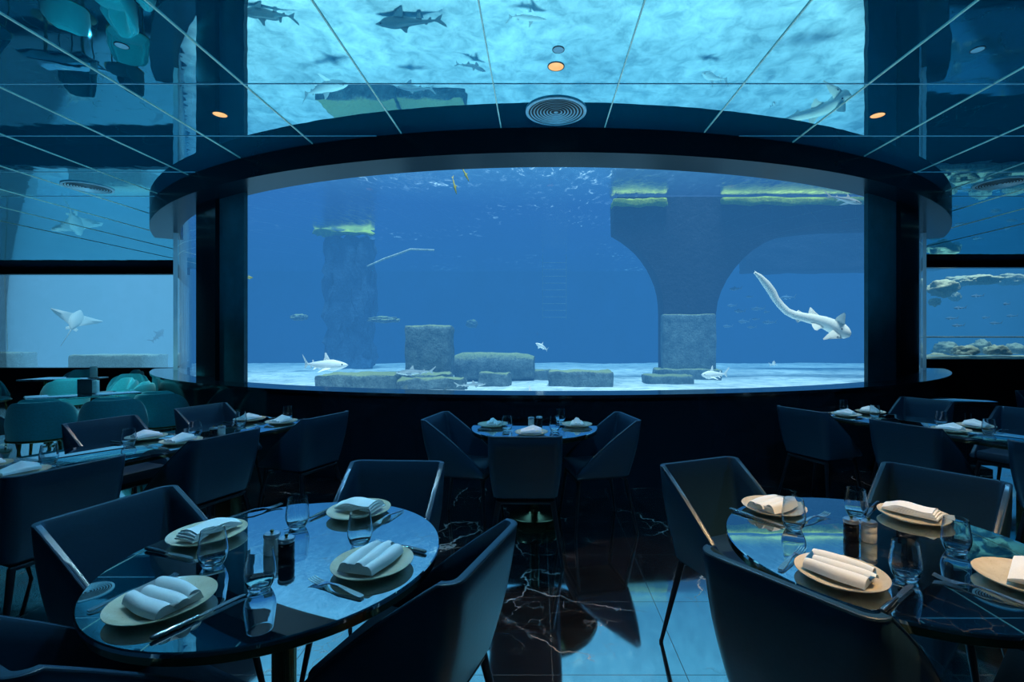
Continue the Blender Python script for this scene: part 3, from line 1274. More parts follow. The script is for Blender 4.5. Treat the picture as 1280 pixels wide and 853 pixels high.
def make_fork():
    """handle end at y=0, tines toward +y, 0.2 long"""
    bm = bm_new()
    strip(bm, [(0, 0.006, 0.004, 0.003), (0.006, 0.0085, 0.004, 0.0035), (0.04, 0.0075, 0.007, 0.0035), (0.09, 0.004, 0.013, 0.0035), (0.125, 0.003, 0.011, 0.003),
               (0.138, 0.007, 0.0075, 0.0025), (0.148, 0.0125, 0.005, 0.002), (0.156, 0.013, 0.0045, 0.002)])
    for k in range(4):
        x = -0.0105 + 0.007 * k
        rings = []
        for y, w, z in ((0.155, 0.0021, 0.0045), (0.175, 0.0017, 0.0055), (0.19, 0.0014, 0.0085), (0.2, 0.0008, 0.0115)):
            rings.append([bm.verts.new((x + sx * w, y, z + sz * 0.0009)) for sx, sz in ((-1, -1), (1, -1), (1, 1), (-1, 1))])
        for a, b in zip(rings, rings[1:]):
            for q in range(4):
                bm.faces.new((a[q], a[(q + 1) % 4], b[(q + 1) % 4], b[q]))
        bm.faces.new(rings[0][::-1])
        bm.faces.new(rings[-1])
    return tag(finish('fork', bm, M['steel']), '', 'fork')


def make_knife():
    t = thing('table_knife', '', 'knife')
    bm = bm_new()
    st = [(0, 0.006), (0.006, 0.0085), (0.05, 0.0085), (0.085, 0.0065), (0.10, 0.0055)]
    rings = []
    for y, r in st:
        rings.append([bm.verts.new((r * math.cos(a * PI / 5), y, 0.0062 + 0.0055 * r / 0.0085 * math.sin(a * PI / 5))) for a in range(10)])
    for a, b in zip(rings, rings[1:]):
        for k in range(10):
            bm.faces.new((a[k], a[(k + 1) % 10], b[(k + 1) % 10], b[k]))
    bm.faces.new(rings[0][::-1])
    bm.faces.new(rings[-1])
    finish('handle', bm, M['knife_handle'], t)
    bm = bm_new()
    out = [(-0.004, 0.10), (-0.004, 0.11), (-0.007, 0.12), (-0.009, 0.16), (-0.009, 0.19), (-0.005, 0.21), (0.002, 0.218), (0.005, 0.21), (0.0055, 0.11), (0.004, 0.10)]
    lo = [bm.verts.new((x, y, 0.0045)) for x, y in out]
    hi = [bm.verts.new((x, y, 0.0062)) for x, y in out]
    bm.faces.new(lo[::-1])
    bm.faces.new(hi)
    for k in range(len(out)):
        j = (k + 1) % len(out)
        bm.faces.new((lo[k], lo[j], hi[j], hi[k]))
    finish('blade', bm, M['steel'], t)
    return t


def make_glass():
    bm = bm_new()
    prof = [(0, 0.0), (0.024, 0.0), (0.028, 0.002), (0.036, 0.018), (0.0415, 0.036), (0.0425, 0.05), (0.039, 0.08), (0.0345, 0.110), (0.0340, 0.1125), (0.0330, 0.1125), (0.0333, 0.109),
            (0.0378, 0.08), (0.0410, 0.05), (0.0400, 0.037), (0.0345, 0.021), (0.025, 0.011), (0, 0.0085)]
    add_lathe(bm, [(r * 0.94, z * 0.97) for r, z in prof], 44)
    return tag(finish('stemless_glass', bm, M['glass'], sharp=60), '', 'glass')


def make_shaker(kind):
    def f():
        t = thing('pepper_jar' if kind == 'pepper' else 'salt_jar', '', 'seasoning jar')
        bm = bm_new()
        add_lathe(bm, [(0, 0.0), (0.021, 0.0), (0.0235, 0.003), (0.0235, 0.028), (0.0225, 0.031), (0.0235, 0.034), (0.0230, 0.052), (0.0200, 0.058), (0, 0.058)], 36)
        finish('jar', bm, M[kind], t)
        bm = bm_new()
        add_lathe(bm, [(0, 0.056), (0.0235, 0.056), (0.0245, 0.059), (0.0245, 0.066), (0.022, 0.069), (0, 0.070)], 36)
        lid = finish('lid', bm, M['chrome'], t)
        bm = bm_new()
        add_lathe(bm, [(0, 0.069), (0.004, 0.069), (0.004, 0.073), (0.006, 0.075), (0.005, 0.079), (0, 0.080)], 16)
        finish('knob', bm, M['brass'], lid)
        return t
    return f


ZT = 0.7505
GP, GN, GG, GK, GF = 'speckled dinner plates', 'linen napkins on the plates', 'stemless drinking glasses', 'steel knives', 'steel forks'


def put_plate(p, lb):
    place('plate', make_plate, (p.x, p.y, ZT), random.random() * 6, lb, GP)


def put_napkin(kind, p, rz, lb):
    mk = {'roll': make_rolled_napkin, 'fold': make_folded_napkin, 'tent': make_peaked_napkin}[kind]
    place('napkin_' + kind, mk, (p.x, p.y, ZT + 0.0205), rz, lb, GN)


def put_glass(p, lb):
    place('glass', make_glass, (p.x, p.y, ZT), random.random() * 6, lb, GG)


def put_cut(kind, a, b, lb):
    """handle end a, tip b"""
    d = Vector((b.x - a.x, b.y - a.y))
    rz = math.atan2(d.y, d.x) - PI / 2
    place(kind, make_fork if kind == 'fork' else make_knife, (a.x, a.y, ZT), rz, lb, GF if kind == 'fork' else GK)


def clear(c, a, b):
    """slide a knife or fork sideways until it lies beside the plate"""
    d = (b - a).normalized()
    n = Vector((-d.y, d.x, 0))
    off = (a - c).dot(n)
    need = 0.137 - abs(off)
    if need > 0:
        s = n * (need if off > 0 else -need)
        a, b = a + s, b + s
    return a, b


def near_setting(tab, plate, nap, kind, rot, glass, knife, fork, where):
    p = un(*plate, 0.765)
    radial = Vector((tab.x - p.x, tab.y - p.y))
    rz = math.atan2(radial.y, radial.x) - PI / 2 + rot
    put_plate(p, 'speckled plate ' + where)
    q = un(*nap, 0.775) if nap else p
    put_napkin(kind, q, rz, {'roll': 'napkin in three rolls, plate ', 'fold': 'flat folded napkin, plate '}[kind] + where)
    if glass:
        put_glass(un(*glass, 0.75), 'stemless glass ' + where)
    if knife:
        a, b = clear(p, un(*knife[0], 0.752), un(*knife[1], 0.752))
        put_cut('knife', a, b, 'steel knife beside the plate ' + where)
    if fork:
        a, b = clear(p, un(*fork[0], 0.752), un(*fork[1], 0.752))
        put_cut('fork', a, b, 'steel fork beside the plate ' + where)


WB, WW = 'of the blue-lit round table', 'of the warm-lit round table'
near_setting(TL, (203, 752), (204, 750), 'roll', 0.0, (325, 737), ((188, 801), (308, 744)), ((116, 769), (178, 744)), 'on the camera side ' + WB)
near_setting(TL, (260, 667), (262, 664), 'fold', PI, (266, 708), ((186, 686), (245, 699)), ((298, 661), (328, 653)), 'by the open-fronted armchair ' + WB)
near_setting(TL, (449, 638), (450, 634), 'fold', 0.0, (372, 660), ((412, 638), (384, 651)), ((498, 637), (470, 652)), 'on the tank side ' + WB)
near_setting(TL, (466, 704), (466, 700), 'roll', 0.0, (450, 682), ((532, 692), (470, 676)), ((464, 741), (398, 719)), 'on the open-floor side ' + WB)
near_setting(TR, (967, 634), (965, 632), 'roll', 0.0, (992, 662), ((914, 637), (972, 656)), ((978, 650), (1006, 641)), 'on the tank side ' + WW)
near_setting(TR, (1143, 644), (1140, 640), 'fold', 0.0, (1070, 647), ((1100, 629), (1082, 645)), None, 'before the armchair facing us ' + WW)
near_setting(TR, (1051, 717), (1050, 714), 'roll', 0.0, (1132, 725), ((1093, 762), (1134, 728)), ((977, 714), (1008, 686)), 'on the camera side ' + WW)
near_setting(TR, (1284, 724), (1290, 720), 'fold', PI, (1195, 691), None, ((1290, 760), (1216, 737)), 'cut by the picture edge ' + WW)
for kind, px, py, lb in (('salt', 340, 694, 'white salt jar with chrome lid on the blue-lit round table'), ('pepper', 358, 700, 'black pepper jar with chrome lid on the blue-lit round table'),
                         ('pepper', 1064, 674, 'black pepper jar with chrome lid on the warm-lit round table'), ('salt', 1086, 677, 'white salt jar with chrome lid on the warm-lit round table'),
                         ('salt', 664, 533, 'white salt jar on the small table by the tank wall'), ('pepper', 674, 532, 'black pepper jar on the small table by the tank wall'),
                         ('pepper', 267, 547, 'black pepper jar on the long table near the teal chairs'), ('salt', 277, 545, 'white salt jar on the long table near the teal chairs')):
    p = un(px, py, 0.75)
    place(kind, make_shaker(kind), (p.x, p.y, ZT), random.random() * 6, lb, 'salt and pepper jars')


def far_setting(p, face, where, gl=1):
    """a place set for someone at p looking along face"""
    f = Vector(face).normalized()
    r = Vector((f.y, -f.x))
    p = Vector((p[0], p[1], 0))
    f3, r3 = Vector((*f, 0)), Vector((*r, 0))
    rz = math.atan2(f.y, f.x) - PI / 2
    put_plate(p, 'speckled plate ' + where)
    put_napkin('tent', p, rz + random.uniform(-0.1, 0.1), 'peaked napkin on the plate ' + where)
    a = p + r3 * 0.148 - f3 * 0.10
    put_cut('knife', a, a + f3, 'steel knife beside the plate ' + where)
    a = p - r3 * 0.148 - f3 * 0.09
    put_cut('fork', a, a + f3, 'steel fork beside the plate ' + where)
    if gl:
        put_glass(p + r3 * 0.17 * gl + f3 * 0.12, 'stemless glass ' + where)


tc = Vector((TC.x, TC.y))
far_setting((-0.05, 3.43), (0, 1), 'facing the tank, small tank-wall table')
far_setting((-0.352, 3.74), (1, 0), 'nearer the blue-lit table, small tank-wall table')
far_setting((0.298, 3.74), (-1, 0), 'nearer the warm-lit table, small tank-wall table')
for al, nm in ((-1.10, 'near-end'), (-0.32, 'middle'), (0.45, 'tank-end')):
    for ac in (-1, 1):
        p = cL + uL * al + nL * ac * 0.175
        far_setting(p, -nL * ac, 'at the %s %s seat, long table near the teal chairs' % (nm, 'open-floor' if ac < 0 else 'teal-side'))
        p = cR + uR * (al + 0.02) + nR * ac * 0.175
        far_setting(p, -nR * ac, 'at the %s %s seat, long table near the reef window' % (nm, 'open-floor' if ac < 0 else 'reef-side'))


# ------------------------------------------------------------------ teal seating in the distance
def make_teal_chair():
    t = thing('tub_chair', '', 'chair')
    def tub(r, th, z0, z1, ang, name, mat, drop=0.0):
        bm = bm_new()
        n = 28
        prev = first = None
        for k in range(n + 1):
            u = k / n
            a = -PI / 2 + (u - 0.5) * 2 * ang
            s = abs(u - 0.5) * 2
            zt = z1 - drop * max(0, s - 0.35) ** 2
            q = []
            for rr, z in ((r, z0), (r + 0.012, (z0 + zt) / 2), (r, zt - 0.03), (r - th * 0.3, zt), (r - th * 0.7, zt), (r - th, zt - 0.03), (r - th, z0)):
                q.append(bm.verts.new((rr * math.cos(a), rr * math.sin(a), z)))
            if prev:
                for i in range(len(q)):
                    j = (i + 1) % len(q)
                    bm.faces.new((prev[i], prev[j], q[j], q[i]))
            else:
                first = q
            prev = q
        bm.faces.new(first)
        bm.faces.new(prev[::-1])
        return finish(name, bm, mat, t, sharp=50)
    tub(0.275, 0.05, 0.43, 0.80, math.radians(100), 'backrest', M['teal'], 0.6)
    tub(0.228, 0.05, 0.47, 0.83, math.radians(80), 'back_cushion', M['teal_light'], 0.5)
    bm = bm_new()
    add_lathe(bm, [(0, 0.40), (0.24, 0.40), (0.262, 0.415), (0.262, 0.455), (0.235, 0.475), (0, 0.48)], 40)
    finish('seat', bm, M['teal'], t)
    bm = bm_new()
    add_lathe(bm, [(0.285, 0.412), (0.285, 0.430), (0.262, 0.430), (0.262, 0.412)], 40, closed=True)
    finish('ring', bm, M['brass'], t)
    for k in range(4):
        a = PI / 4 + k * PI / 2
        bm = bm_new()
        add_tube(bm, [(0.20 * math.cos(a), 0.20 * math.sin(a), 0.41), (0.25 * math.cos(a), 0.25 * math.sin(a), 0.0)], [0.014, 0.009], 10)
        finish('leg', bm, M['brass'], t)
    return t


GTE = 'teal velvet tub chairs'
for x, y, fx, fy, lb in ((-5.05, 4.95, -0.5, 0.86, 'back-turned teal tub chair at the menu-holder table, farther from the tank'),
                         (-4.48, 5.10, -0.6, 0.8, 'back-turned teal tub chair at the menu-holder table, nearer the tank'),
                         (-7.15, 7.30, -0.8, 0.55, 'teal tub chair turned away toward the table under the pale window'),
                         (-6.75, 7.95, 0.5, -0.86, 'teal tub chair facing us beyond the menu-holder table'),
                         (-5.60, 6.62, -0.9, -0.4, 'teal tub chair at the tank end of the menu-holder table'),
                         (-6.25, 7.12, -0.4, -0.9, 'teal tub chair behind the one at the tank end of the menu-holder table'),
                         (-8.85, 7.75, 1, -0.1, 'teal tub chair showing its seat at the picture edge under the pale window'),
                         (-8.6, 9.0, 0.3, -1, 'small teal tub chair beyond the cafe table under the pale window'),
                         (-4.40, 5.67, -0.3, 1, 'shadowed teal tub chair tucked against the curved tank wall'),
                         (-7.7, 9.0, -0.6, -0.8, 'small distant teal tub chair close to the end of the curved ledge')):
    d = Vector((fx, fy)).normalized()
    place('teal', make_teal_chair, (x, y, 0), math.atan2(d.y, d.x) - PI / 2, lb, GTE)


def make_cafe_table():
    t = thing('cafe_table', '', 'table')
    bm = bm_new()
    add_box(bm, (0, 0, 0.738), (1.0, 0.56, 0.024), None, 0.006)
    finish('tabletop', bm, M['tabletop'], t)
    for sx in (-1, 1):
        bm = bm_new()
        add_tube(bm, [(sx * 0.3, 0, 0.727), (sx * 0.3, 0, 0.02)], 0.022, 14)
        pd = finish('pedestal', bm, M['brass'], t)
        bm = bm_new()
        add_lathe(bm, [(0, 0.0), (0.17, 0.0), (0.17, 0.012), (0.03, 0.022), (0, 0.022)], 32, (sx * 0.3, 0, 0))
        finish('base', bm, M['brass'], pd)
    return t


for x, y, rz, lb in ((-5.50, 5.86, 0.85, 'cafe table carrying the dark menu holder among the teal chairs'), (-8.0, 8.15, 0.05, 'cafe table with a small card below the pale window')):
    place('cafe', make_cafe_table, (x, y, 0), rz, lb, 'cafe tables among the teal chairs')
t = thing('menu_holder', 'dark upright menu holder with a pale side on the teal-chair table', 'menu holder', (-5.50, 5.92, 0.7505), 0.35)
bm = bm_new()
add_box(bm, (-0.03, 0, 0.09), (0.14, 0.09, 0.18), None, 0.004)
finish('holder', bm, M['card_dark'], t)
bm = bm_new()
add_box(bm, (0.066, -0.01, 0.085), (0.045, 0.07, 0.15), None, 0.002)
finish('menu_card', bm, M['card_light'], t)
t = thing('menu_card_stand', 'small pale card standing on the cafe table below the pale window', 'menu card', (-7.1 - 0.4, 8.15, 0.7505), 0.0)
bm = bm_new()
add_box(bm, (0, 0, 0.10), (0.12, 0.02, 0.2), None, 0.003)
finish('card', bm, M['card_light'], t)
bm = bm_new()
add_box(bm, (0, 0, 0.006), (0.14, 0.07, 0.012), None, 0.002)
finish('foot', bm, M['card_dark'], t)

t = thing('sideboard', 'dark waiter sideboard with a shiny top behind the armchair near the reef window', 'sideboard', (4.78, 5.55, 0), -0.12)
bm = bm_new()
add_box(bm, (0, 0, 0.36), (0.54, 0.36, 0.68), None, 0.006)
finish('carcass', bm, M['wall_dark'], t)
bm = bm_new()
add_box(bm, (0, 0, 0.715), (0.60, 0.42, 0.03), None, 0.004)
finish('top', bm, M['tabletop'], t)
for sx in (-1, 1):
    bm = bm_new()
    add_box(bm, (sx * 0.132, -0.186, 0.36), (0.25, 0.016, 0.62), None, 0.003)
    dr = finish('door', bm, M['black_gloss'], t)
    bm = bm_new()
    add_tube(bm, [(sx * 0.03, -0.20, 0.5), (sx * 0.03, -0.20, 0.6)], 0.006, 8)
    finish('handle', bm, M['steel'], dr)

# ------------------------------------------------------------------ ruins in the tank
def slab_bm(w, d, h, rough=0.05, seed=0, cuts=10, rnd=0.06):
    bm = bm_new()
    add_box(bm, (0, 0, h / 2), (w, d, h), None, min(rnd, h * 0.3))
    bmesh.ops.subdivide_edges(bm, edges=[e for e in bm.edges if e.calc_length() > 0.12], cuts=cuts if max(w, d) > 0.8 else 5, use_grid_fill=True)
    sd = Vector((seed * 3.7, seed * 1.3, seed * 2.1))
    for v in bm.verts:
        nz = noise.noise_vector(v.co * 3.2 + sd) * rough + noise.noise_vector(v.co * 9.0 + sd) * rough * 0.45
        v.co += nz
    return bm


def zs(x, y):
    return Z_SAND + 0.05 * noise.noise(Vector((x * 0.5, y * 0.9, 0)))


def slab(px0, px1, ytop, y, depth, label, name='stone_slab', cat='stone', mat='stone', rot=0.0, seed=1, rough=0.05, rnd=0.06):
    x0, x1 = (px0 - CX) * y / F, (px1 - CX) * y / F
    zt = CAMH - (ytop - CY) * y / F
    cx, cy = (x0 + x1) / 2, y + depth / 2
    z0 = zs(cx, cy) - 0.06
    bm = slab_bm(x1 - x0, depth, zt - z0, rough, seed, rnd=rnd)
    o = finish(name, bm, M[mat], None, True, (cx, cy, z0), rot, 60)
    return tag(o, label, cat)


slab(393, 492, 469, 9.55, 0.8, 'long low stone slab lying under the white shark', seed=1)
slab(492, 580, 474, 9.7, 0.5, 'thin rounded stone slab in front of the mossy upright block', seed=2, rough=0.07)
slab(484, 562, 467, 10.4, 0.5, 'stone foot block directly under the mossy upright block', seed=3, rough=0.06)
slab(505, 563, 407, 11.0, 0.55, 'tall upright stone block with a mossy rounded top', 'stone_block', seed=4, rough=0.03, rnd=0.10)
slab(597, 637, 467, 10.5, 0.5, 'small square stone block before the fallen column', 'stone_block', seed=5)
slab(636, 690, 463, 12.0, 0.6, 'low stone slab between the small block and the long mossy slab', seed=6)
slab(686, 768, 465, 10.4, 0.6, 'long mossy stone slab standing alone on the white sand', seed=7)
slab(808, 868, 470, 11.0, 0.6, 'lower stone step at the foot of the bridge pier', 'stone_step', seed=8, rough=0.03)
# fallen column drum
bm = bm_new()
add_tube(bm, [(-0.98 + 0.15 * k, 0, 0) for k in range(14)], [0.30, 0.35, 0.36, 0.36, 0.36, 0.36, 0.36, 0.36, 0.36, 0.36, 0.36, 0.35, 0.33, 0.27], 40)
for v in bm.verts:
    v.co += noise.noise_vector(v.co * 4) * 0.03
p = at(617, 459, 11.6)
tag(finish('fallen_column', bm, M['stone'], None, True, (p.x, 11.95, zs(p.x, 11.9) + 0.33), -0.06, 60), 'fallen round stone column lying behind the small blocks', 'stone column')

# bridge pier with curved haunches
YP = 12.2
outl = []
for px, py in ((830, 478), (830, 393), (829.5, 380), (828, 368), (825, 356), (820.5, 345), (814.5, 333), (807, 322), (799, 312.5), (790, 304.5), (780, 297), (768, 290), (767, 252), (772, 246), (835, 246)):
    outl.append((px, py))
outl += [(905, 246), (1030, 246), (1136, 246), (1136, 284), (1040, 286), (1010, 288.5), (985, 292), (969, 297.5), (955, 304), (941, 313), (929, 323.5), (918, 336), (908.5, 350), (901.5, 364), (897, 378), (895, 393), (895, 478)]
pier = thing('bridge_pier', 'dark stone bridge pier with curved arches and yellow-green mossy ledges', 'bridge pier', (at(862, 470, YP).x, YP, Z_SAND))
bm = bm_new()
o0 = Vector((at(862, 470, YP).x, YP, Z_SAND))
fr = [at(px, py, YP) - o0 for px, py in outl]
v0 = [bm.verts.new((p.x, 0, max(-0.05, p.z))) for p in fr]
v1 = [bm.verts.new((p.x, 0.6, max(-0.05, p.z))) for p in fr]
for tri in tessellate_polygon([[v.co for v in v0]]):
    bm.faces.new([v0[i] for i in tri])
    bm.faces.new([v1[i] for i in reversed(tri)])
for k in range(len(v0)):
    j = (k + 1) % len(v0)
    bm.faces.new((v0[k], v1[k], v1[j], v0[j]))
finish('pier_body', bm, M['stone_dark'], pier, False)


def pier_box(px0, px1, py0, py1, y0, d, name, mat, seed, rough=0.03):
    a, b = at(px0, py1, y0) - o0, at(px1, py0, y0) - o0
    bm = slab_bm(b.x - a.x, d, b.z - a.z, rough, seed, 12, 0.05)
    ob = finish(name, bm, M[mat], pier, True, ((a.x + b.x) / 2, y0 - YP + d / 2, a.z), 0, 60)
    return ob


ob = pier_box(829, 896, 393, 476, YP - 0.06, 0.3, 'lit_shaft_panel', 'stone', 11, 0.015)  # lit part of the shaft painted as a lighter stone panel
ob['label'] = 'lower shaft painted in a lighter stone tone as if lit'
pier_box(822, 903, 462, 480, YP - 0.25, 0.6, 'foot_step', 'stone', 12)
ob = pier_box(767, 835, 247, 256, YP - 0.16, 0.5, 'moss_ledge', 'moss', 13, 0.05)
ob['label'] = 'yellow-green moss on the short ledge'
ob = pier_box(905, 1120, 246, 254, YP - 0.16, 0.5, 'moss_ledge', 'moss', 14, 0.06)
ob['label'] = 'yellow-green moss along the long ledge'
# dark slab added farther back for the underside of the arch barrel
bm = slab_bm(6.0, 0.8, 1.3, 0.05, 15, 14)
p = at(1010, 350, 15.5)
tag(finish('arch_underside', bm, M['stone_dark'], None, True, (p.x + 1.0, 15.5, 3.55), -0.12, 60), 'dark slab added behind the pier for the underside of its arch', 'arch underside')

# mossy shelf of rock, hanging branch, scattered rubble in the hazy distance
def lump(px, py, y, sx, sy, sz, mat, name, label, cat, seed, zmin=None):
    bm = bm_new()
    bmesh.ops.create_icosphere(bm, subdivisions=4, radius=1.0)
    sd = Vector((seed * 2.3, seed, 0))
    for v in bm.verts:
        f = 1 + 0.35 * noise.noise(v.co * 1.6 + sd) + 0.22 * noise.noise(v.co * 4 + sd) + 0.1 * noise.noise(v.co * 9 + sd)
        v.co = Vector((v.co.x * sx, v.co.y * sy, v.co.z * sz)) * f
    p = at(px, py, y)
    if zmin is not None:                     # flat underside resting on the shelf
        for v in bm.verts:
            v.co.z = max(v.co.z, zmin - p.z)
    return tag(finish(name, bm, M[mat], None, True, p, 0, 80), label, cat)


# tall hazy rock stack carrying the moss shelf
YM = 16.0
p = at(428, 292, YM)
bm = slab_bm(1.5, 0.8, p.z - Z_SAND, 0.20, 21, 12, 0.15)
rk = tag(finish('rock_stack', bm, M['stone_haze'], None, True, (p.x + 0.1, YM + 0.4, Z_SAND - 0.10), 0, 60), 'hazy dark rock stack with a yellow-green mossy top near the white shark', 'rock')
bm = slab_bm(1.9, 0.5, 0.07, 0.13, 22, 12, 0.02)
ob = finish('moss_cap', bm, M['moss'], rk, True, (-0.1, -0.3, p.z - Z_SAND + 0.09), 0, 60)
ob['label'] = 'yellow-green moss cap'
bm = bm_new()
add_tube(bm, [at(459, 333, 13.5), at(480, 324, 13.5), at(500, 317, 13.6), at(513, 312, 13.7), at(543, 313, 13.8)], [0.02, 0.03, 0.03, 0.03, 0.025], 8)
tag(finish('branch', bm, M['stone_pale']), 'pale bent branch hanging in the blue water beside the mossy rock stack', 'branch')
lump(480, 400, 14.6, 0.45, 0.25, 0.10, 'stone', 'rock_ledge', 'faint mossy rock ledge above the long low slab', 'rock', 31)
lump(374, 397, 15.0, 0.24, 0.2, 0.10, 'stone', 'rock_ledge', 'faint small rock ledge above the white shark', 'rock', 32)
lump(590, 405, 17.0, 0.2, 0.2, 0.15, 'stone', 'rock_ledge', 'faint small rock in the haze above the fallen column', 'rock', 33)
# ladder in the haze
lad = thing('ladder', 'faint steel ladder hanging in the hazy water above the fallen column', 'ladder', (at(693, 395, 20.5).x, 20.5, 0))
za, zb = at(693, 400, 20.5).z, 4.95
for sx in (-1, 1):
    bm = bm_new()
    add_tube(bm, [(sx * 0.5, 0, za), (sx * 0.5, 0, zb)], 0.022, 8)
    finish('rail', bm, M['stone'], lad)
for k in range(9):
    bm = bm_new()
    z = za + 0.1 + k * 0.29
    add_tube(bm, [(-0.5, 0, z), (0.5, 0, z)], 0.016, 8)
    finish('rung', bm, M['stone'], lad)


# ------------------------------------------------------------------ sharks and fish
def fish_bm(L, h, w, dorsal=1.0, bend=0.0, tail=1.0):
    """nose at +x; body one tapered surface with its fins"""
    bm = bm_new()
    n = 22
    seg = 16
    def cx(u):
        return L * (0.5 - u)
    def cy(u):
        return bend * L * (u - 0.35) ** 2 * (1 if u > 0.35 else 0)
    prof = []
    for i in range(n + 1):
        u = 0.84 * i / n
        q = u / 0.84
        r = (math.sin(PI * min(1, q / 0.72) ** 0.62 * 0.5) if q < 0.36 else 1) if False else None
        a = min(1.0, (q / 0.33)) ** 0.62 if q < 0.33 else max(0.09, 1 - ((q - 0.33) / 0.70) ** 1.35 * 0.93)
        prof.append((u, a))
    rings = []
    for u, a in prof:
        rings.append([bm.verts.new((cx(u), cy(u) + w * a * math.cos(2 * PI * k / seg), h * a * math.sin(2 * PI * k / seg) - 0.10 * h * a)) for k in range(seg)])
    rings[0] = rings[0]
    for a, b in zip(rings, rings[1:]):
        for k in range(seg):
            bm.faces.new((a[k], a[(k + 1) % seg], b[(k + 1) % seg], b[k]))
    bmesh.ops.pointmerge(bm, verts=rings[0], merge_co=Vector((cx(0) + 0.01 * L, cy(0), 0.0)))
    bm.faces.new(rings[-1])
    th = 0.012 * L
    # dorsal fins
    def P(u, y, z):
        return (cx(u), cy(u) + y, z)
    add_fin(bm, [P(0.33, 0, h * 0.75), P(0.36, 0, h * 1.2), P(0.41, 0, h * (0.9 + 1.15 * dorsal)), P(0.44, 0, h * (0.9 + 1.2 * dorsal)), P(0.445, 0, h * 1.3), P(0.47, 0, h * 0.7)], th)
    add_fin(bm, [P(0.66, 0, h * 0.25), P(0.69, 0, h * 0.75), P(0.715, 0, h * 0.78), P(0.73, 0, h * 0.2)], th * 0.6)
    # tail
    add_fin(bm, [P(0.80, 0, h * 0.08), P(0.86, 0, h * 0.45), P(0.95, 0, h * 1.35 * tail), P(1.0, 0, h * 1.75 * tail), P(0.985, 0, h * 1.25 * tail), P(0.92, 0, h * 0.35), P(0.885, 0, -h * 0.05),
                 P(0.91, 0, -h * 0.5 * tail), P(0.93, 0, -h * 0.95 * tail), P(0.87, 0, -h * 0.5 * tail), P(0.82, 0, -h * 0.12)], th * 0.6)
    for s in (-1, 1):
        add_fin(bm, [P(0.26, s * w * 0.75, -h * 0.45), P(0.30, s * w * 1.4, -h * 0.75), P(0.40, s * w * 2.5, -h * 1.15), P(0.43, s * w * 2.6, -h * 1.2), P(0.41, s * w * 1.6, -h * 0.8), P(0.39, s * w * 0.7, -h * 0.5)], th * 0.7)
        add_fin(bm, [P(0.56, s * w * 0.4, -h * 0.45), P(0.60, s * w * 1.0, -h * 0.85), P(0.635, s * w * 1.0, -h * 0.9), P(0.64, s * w * 0.25, -h * 0.4)], th * 0.5)
    add_fin(bm, [P(0.70, 0, -h * 0.3), P(0.74, 0, -h * 0.7), P(0.765, 0, -h * 0.7), P(0.77, 0, -h * 0.18)], th * 0.5)
    return bm


def shark(loc, L, rz, mat, name, label, cat='shark', h=0.095, w=0.075, tilt=0.0, dorsal=1.0, bend=0.2, tail=1.0, eye=True, group=None, roll=0.0):
    bm = fish_bm(L, h * L, w * L, dorsal, bend, tail)
    o = finish(name, bm, M[mat], None, True, loc, 0, 60)
    o.rotation_euler = (roll, tilt, rz)
    tag(o, label, cat, group)
    if eye:
        for s in (-1, 1):
            bm = bm_new()
            bmesh.ops.create_icosphere(bm, subdivisions=2, radius=0.011 * L, matrix=Matrix.Translation((0.5 * L - 0.085 * L, s * w * L * 0.50, 0.012 * L)))
            finish('eye', bm, M['eye'], o)
    return o


shark(at(402, 456, 8.6), 1.08, -0.25, 'shark_pale', 'shark', 'white shark with raised fin swimming above the low slab', bend=0.35)
shark(at(893, 468, 8.6), 0.62, PI + 0.45, 'shark_pale', 'shark', 'small pale shark swimming low before the bridge pier', h=0.12, w=0.09)
shark(at(520, 465, 8.9), 0.74, PI + 0.12, 'shark_grey', 'shark', 'dull grey shark gliding low before the mossy upright block', h=0.075, tilt=0.03)
shark(at(679, 434, 8.5), 0.40, PI + 0.8, 'shark_pale', 'shark', 'small pale shark hovering in mid water above the long mossy slab', tilt=-0.35, bend=-0.4)
shark(at(968, 455, 9.2), 0.38, PI + 1.0, 'shark_pale', 'shark', 'small pale shark seen nearly head-on below the cream long-tailed shark', tilt=-0.25, bend=-0.8)
shark(at(1056, 249, 7.6), 0.72, 0.3, 'shark_grey', 'shark', 'grey shark swimming just under the surface by the teal window panel', tilt=0.12, h=0.06)
shark((0.15 - 0.33, 7.3, 0.555), 0.62, 0.2, 'shark_pale', 'shark', 'shark almost hidden behind the sill with only its dark fin showing', dorsal=1.5)
shark((-1.95, 7.45, 0.53), 1.15, PI - 0.05, 'shark_dark', 'shark', 'dark shark cruising over the sand, reflected near the top of the ceiling', h=0.075)
shark((-4.10, 7.35, 0.52), 0.85, PI + 0.3, 'shark_dark', 'shark', 'dark shark reflected at the ceiling edge beside the black post', h=0.085)
shark((-1.2, 8.55, 0.6), 0.6, 0.6, 'shark_grey', 'shark', 'faint grey shark reflected beside the middle ceiling vent', h=0.06)

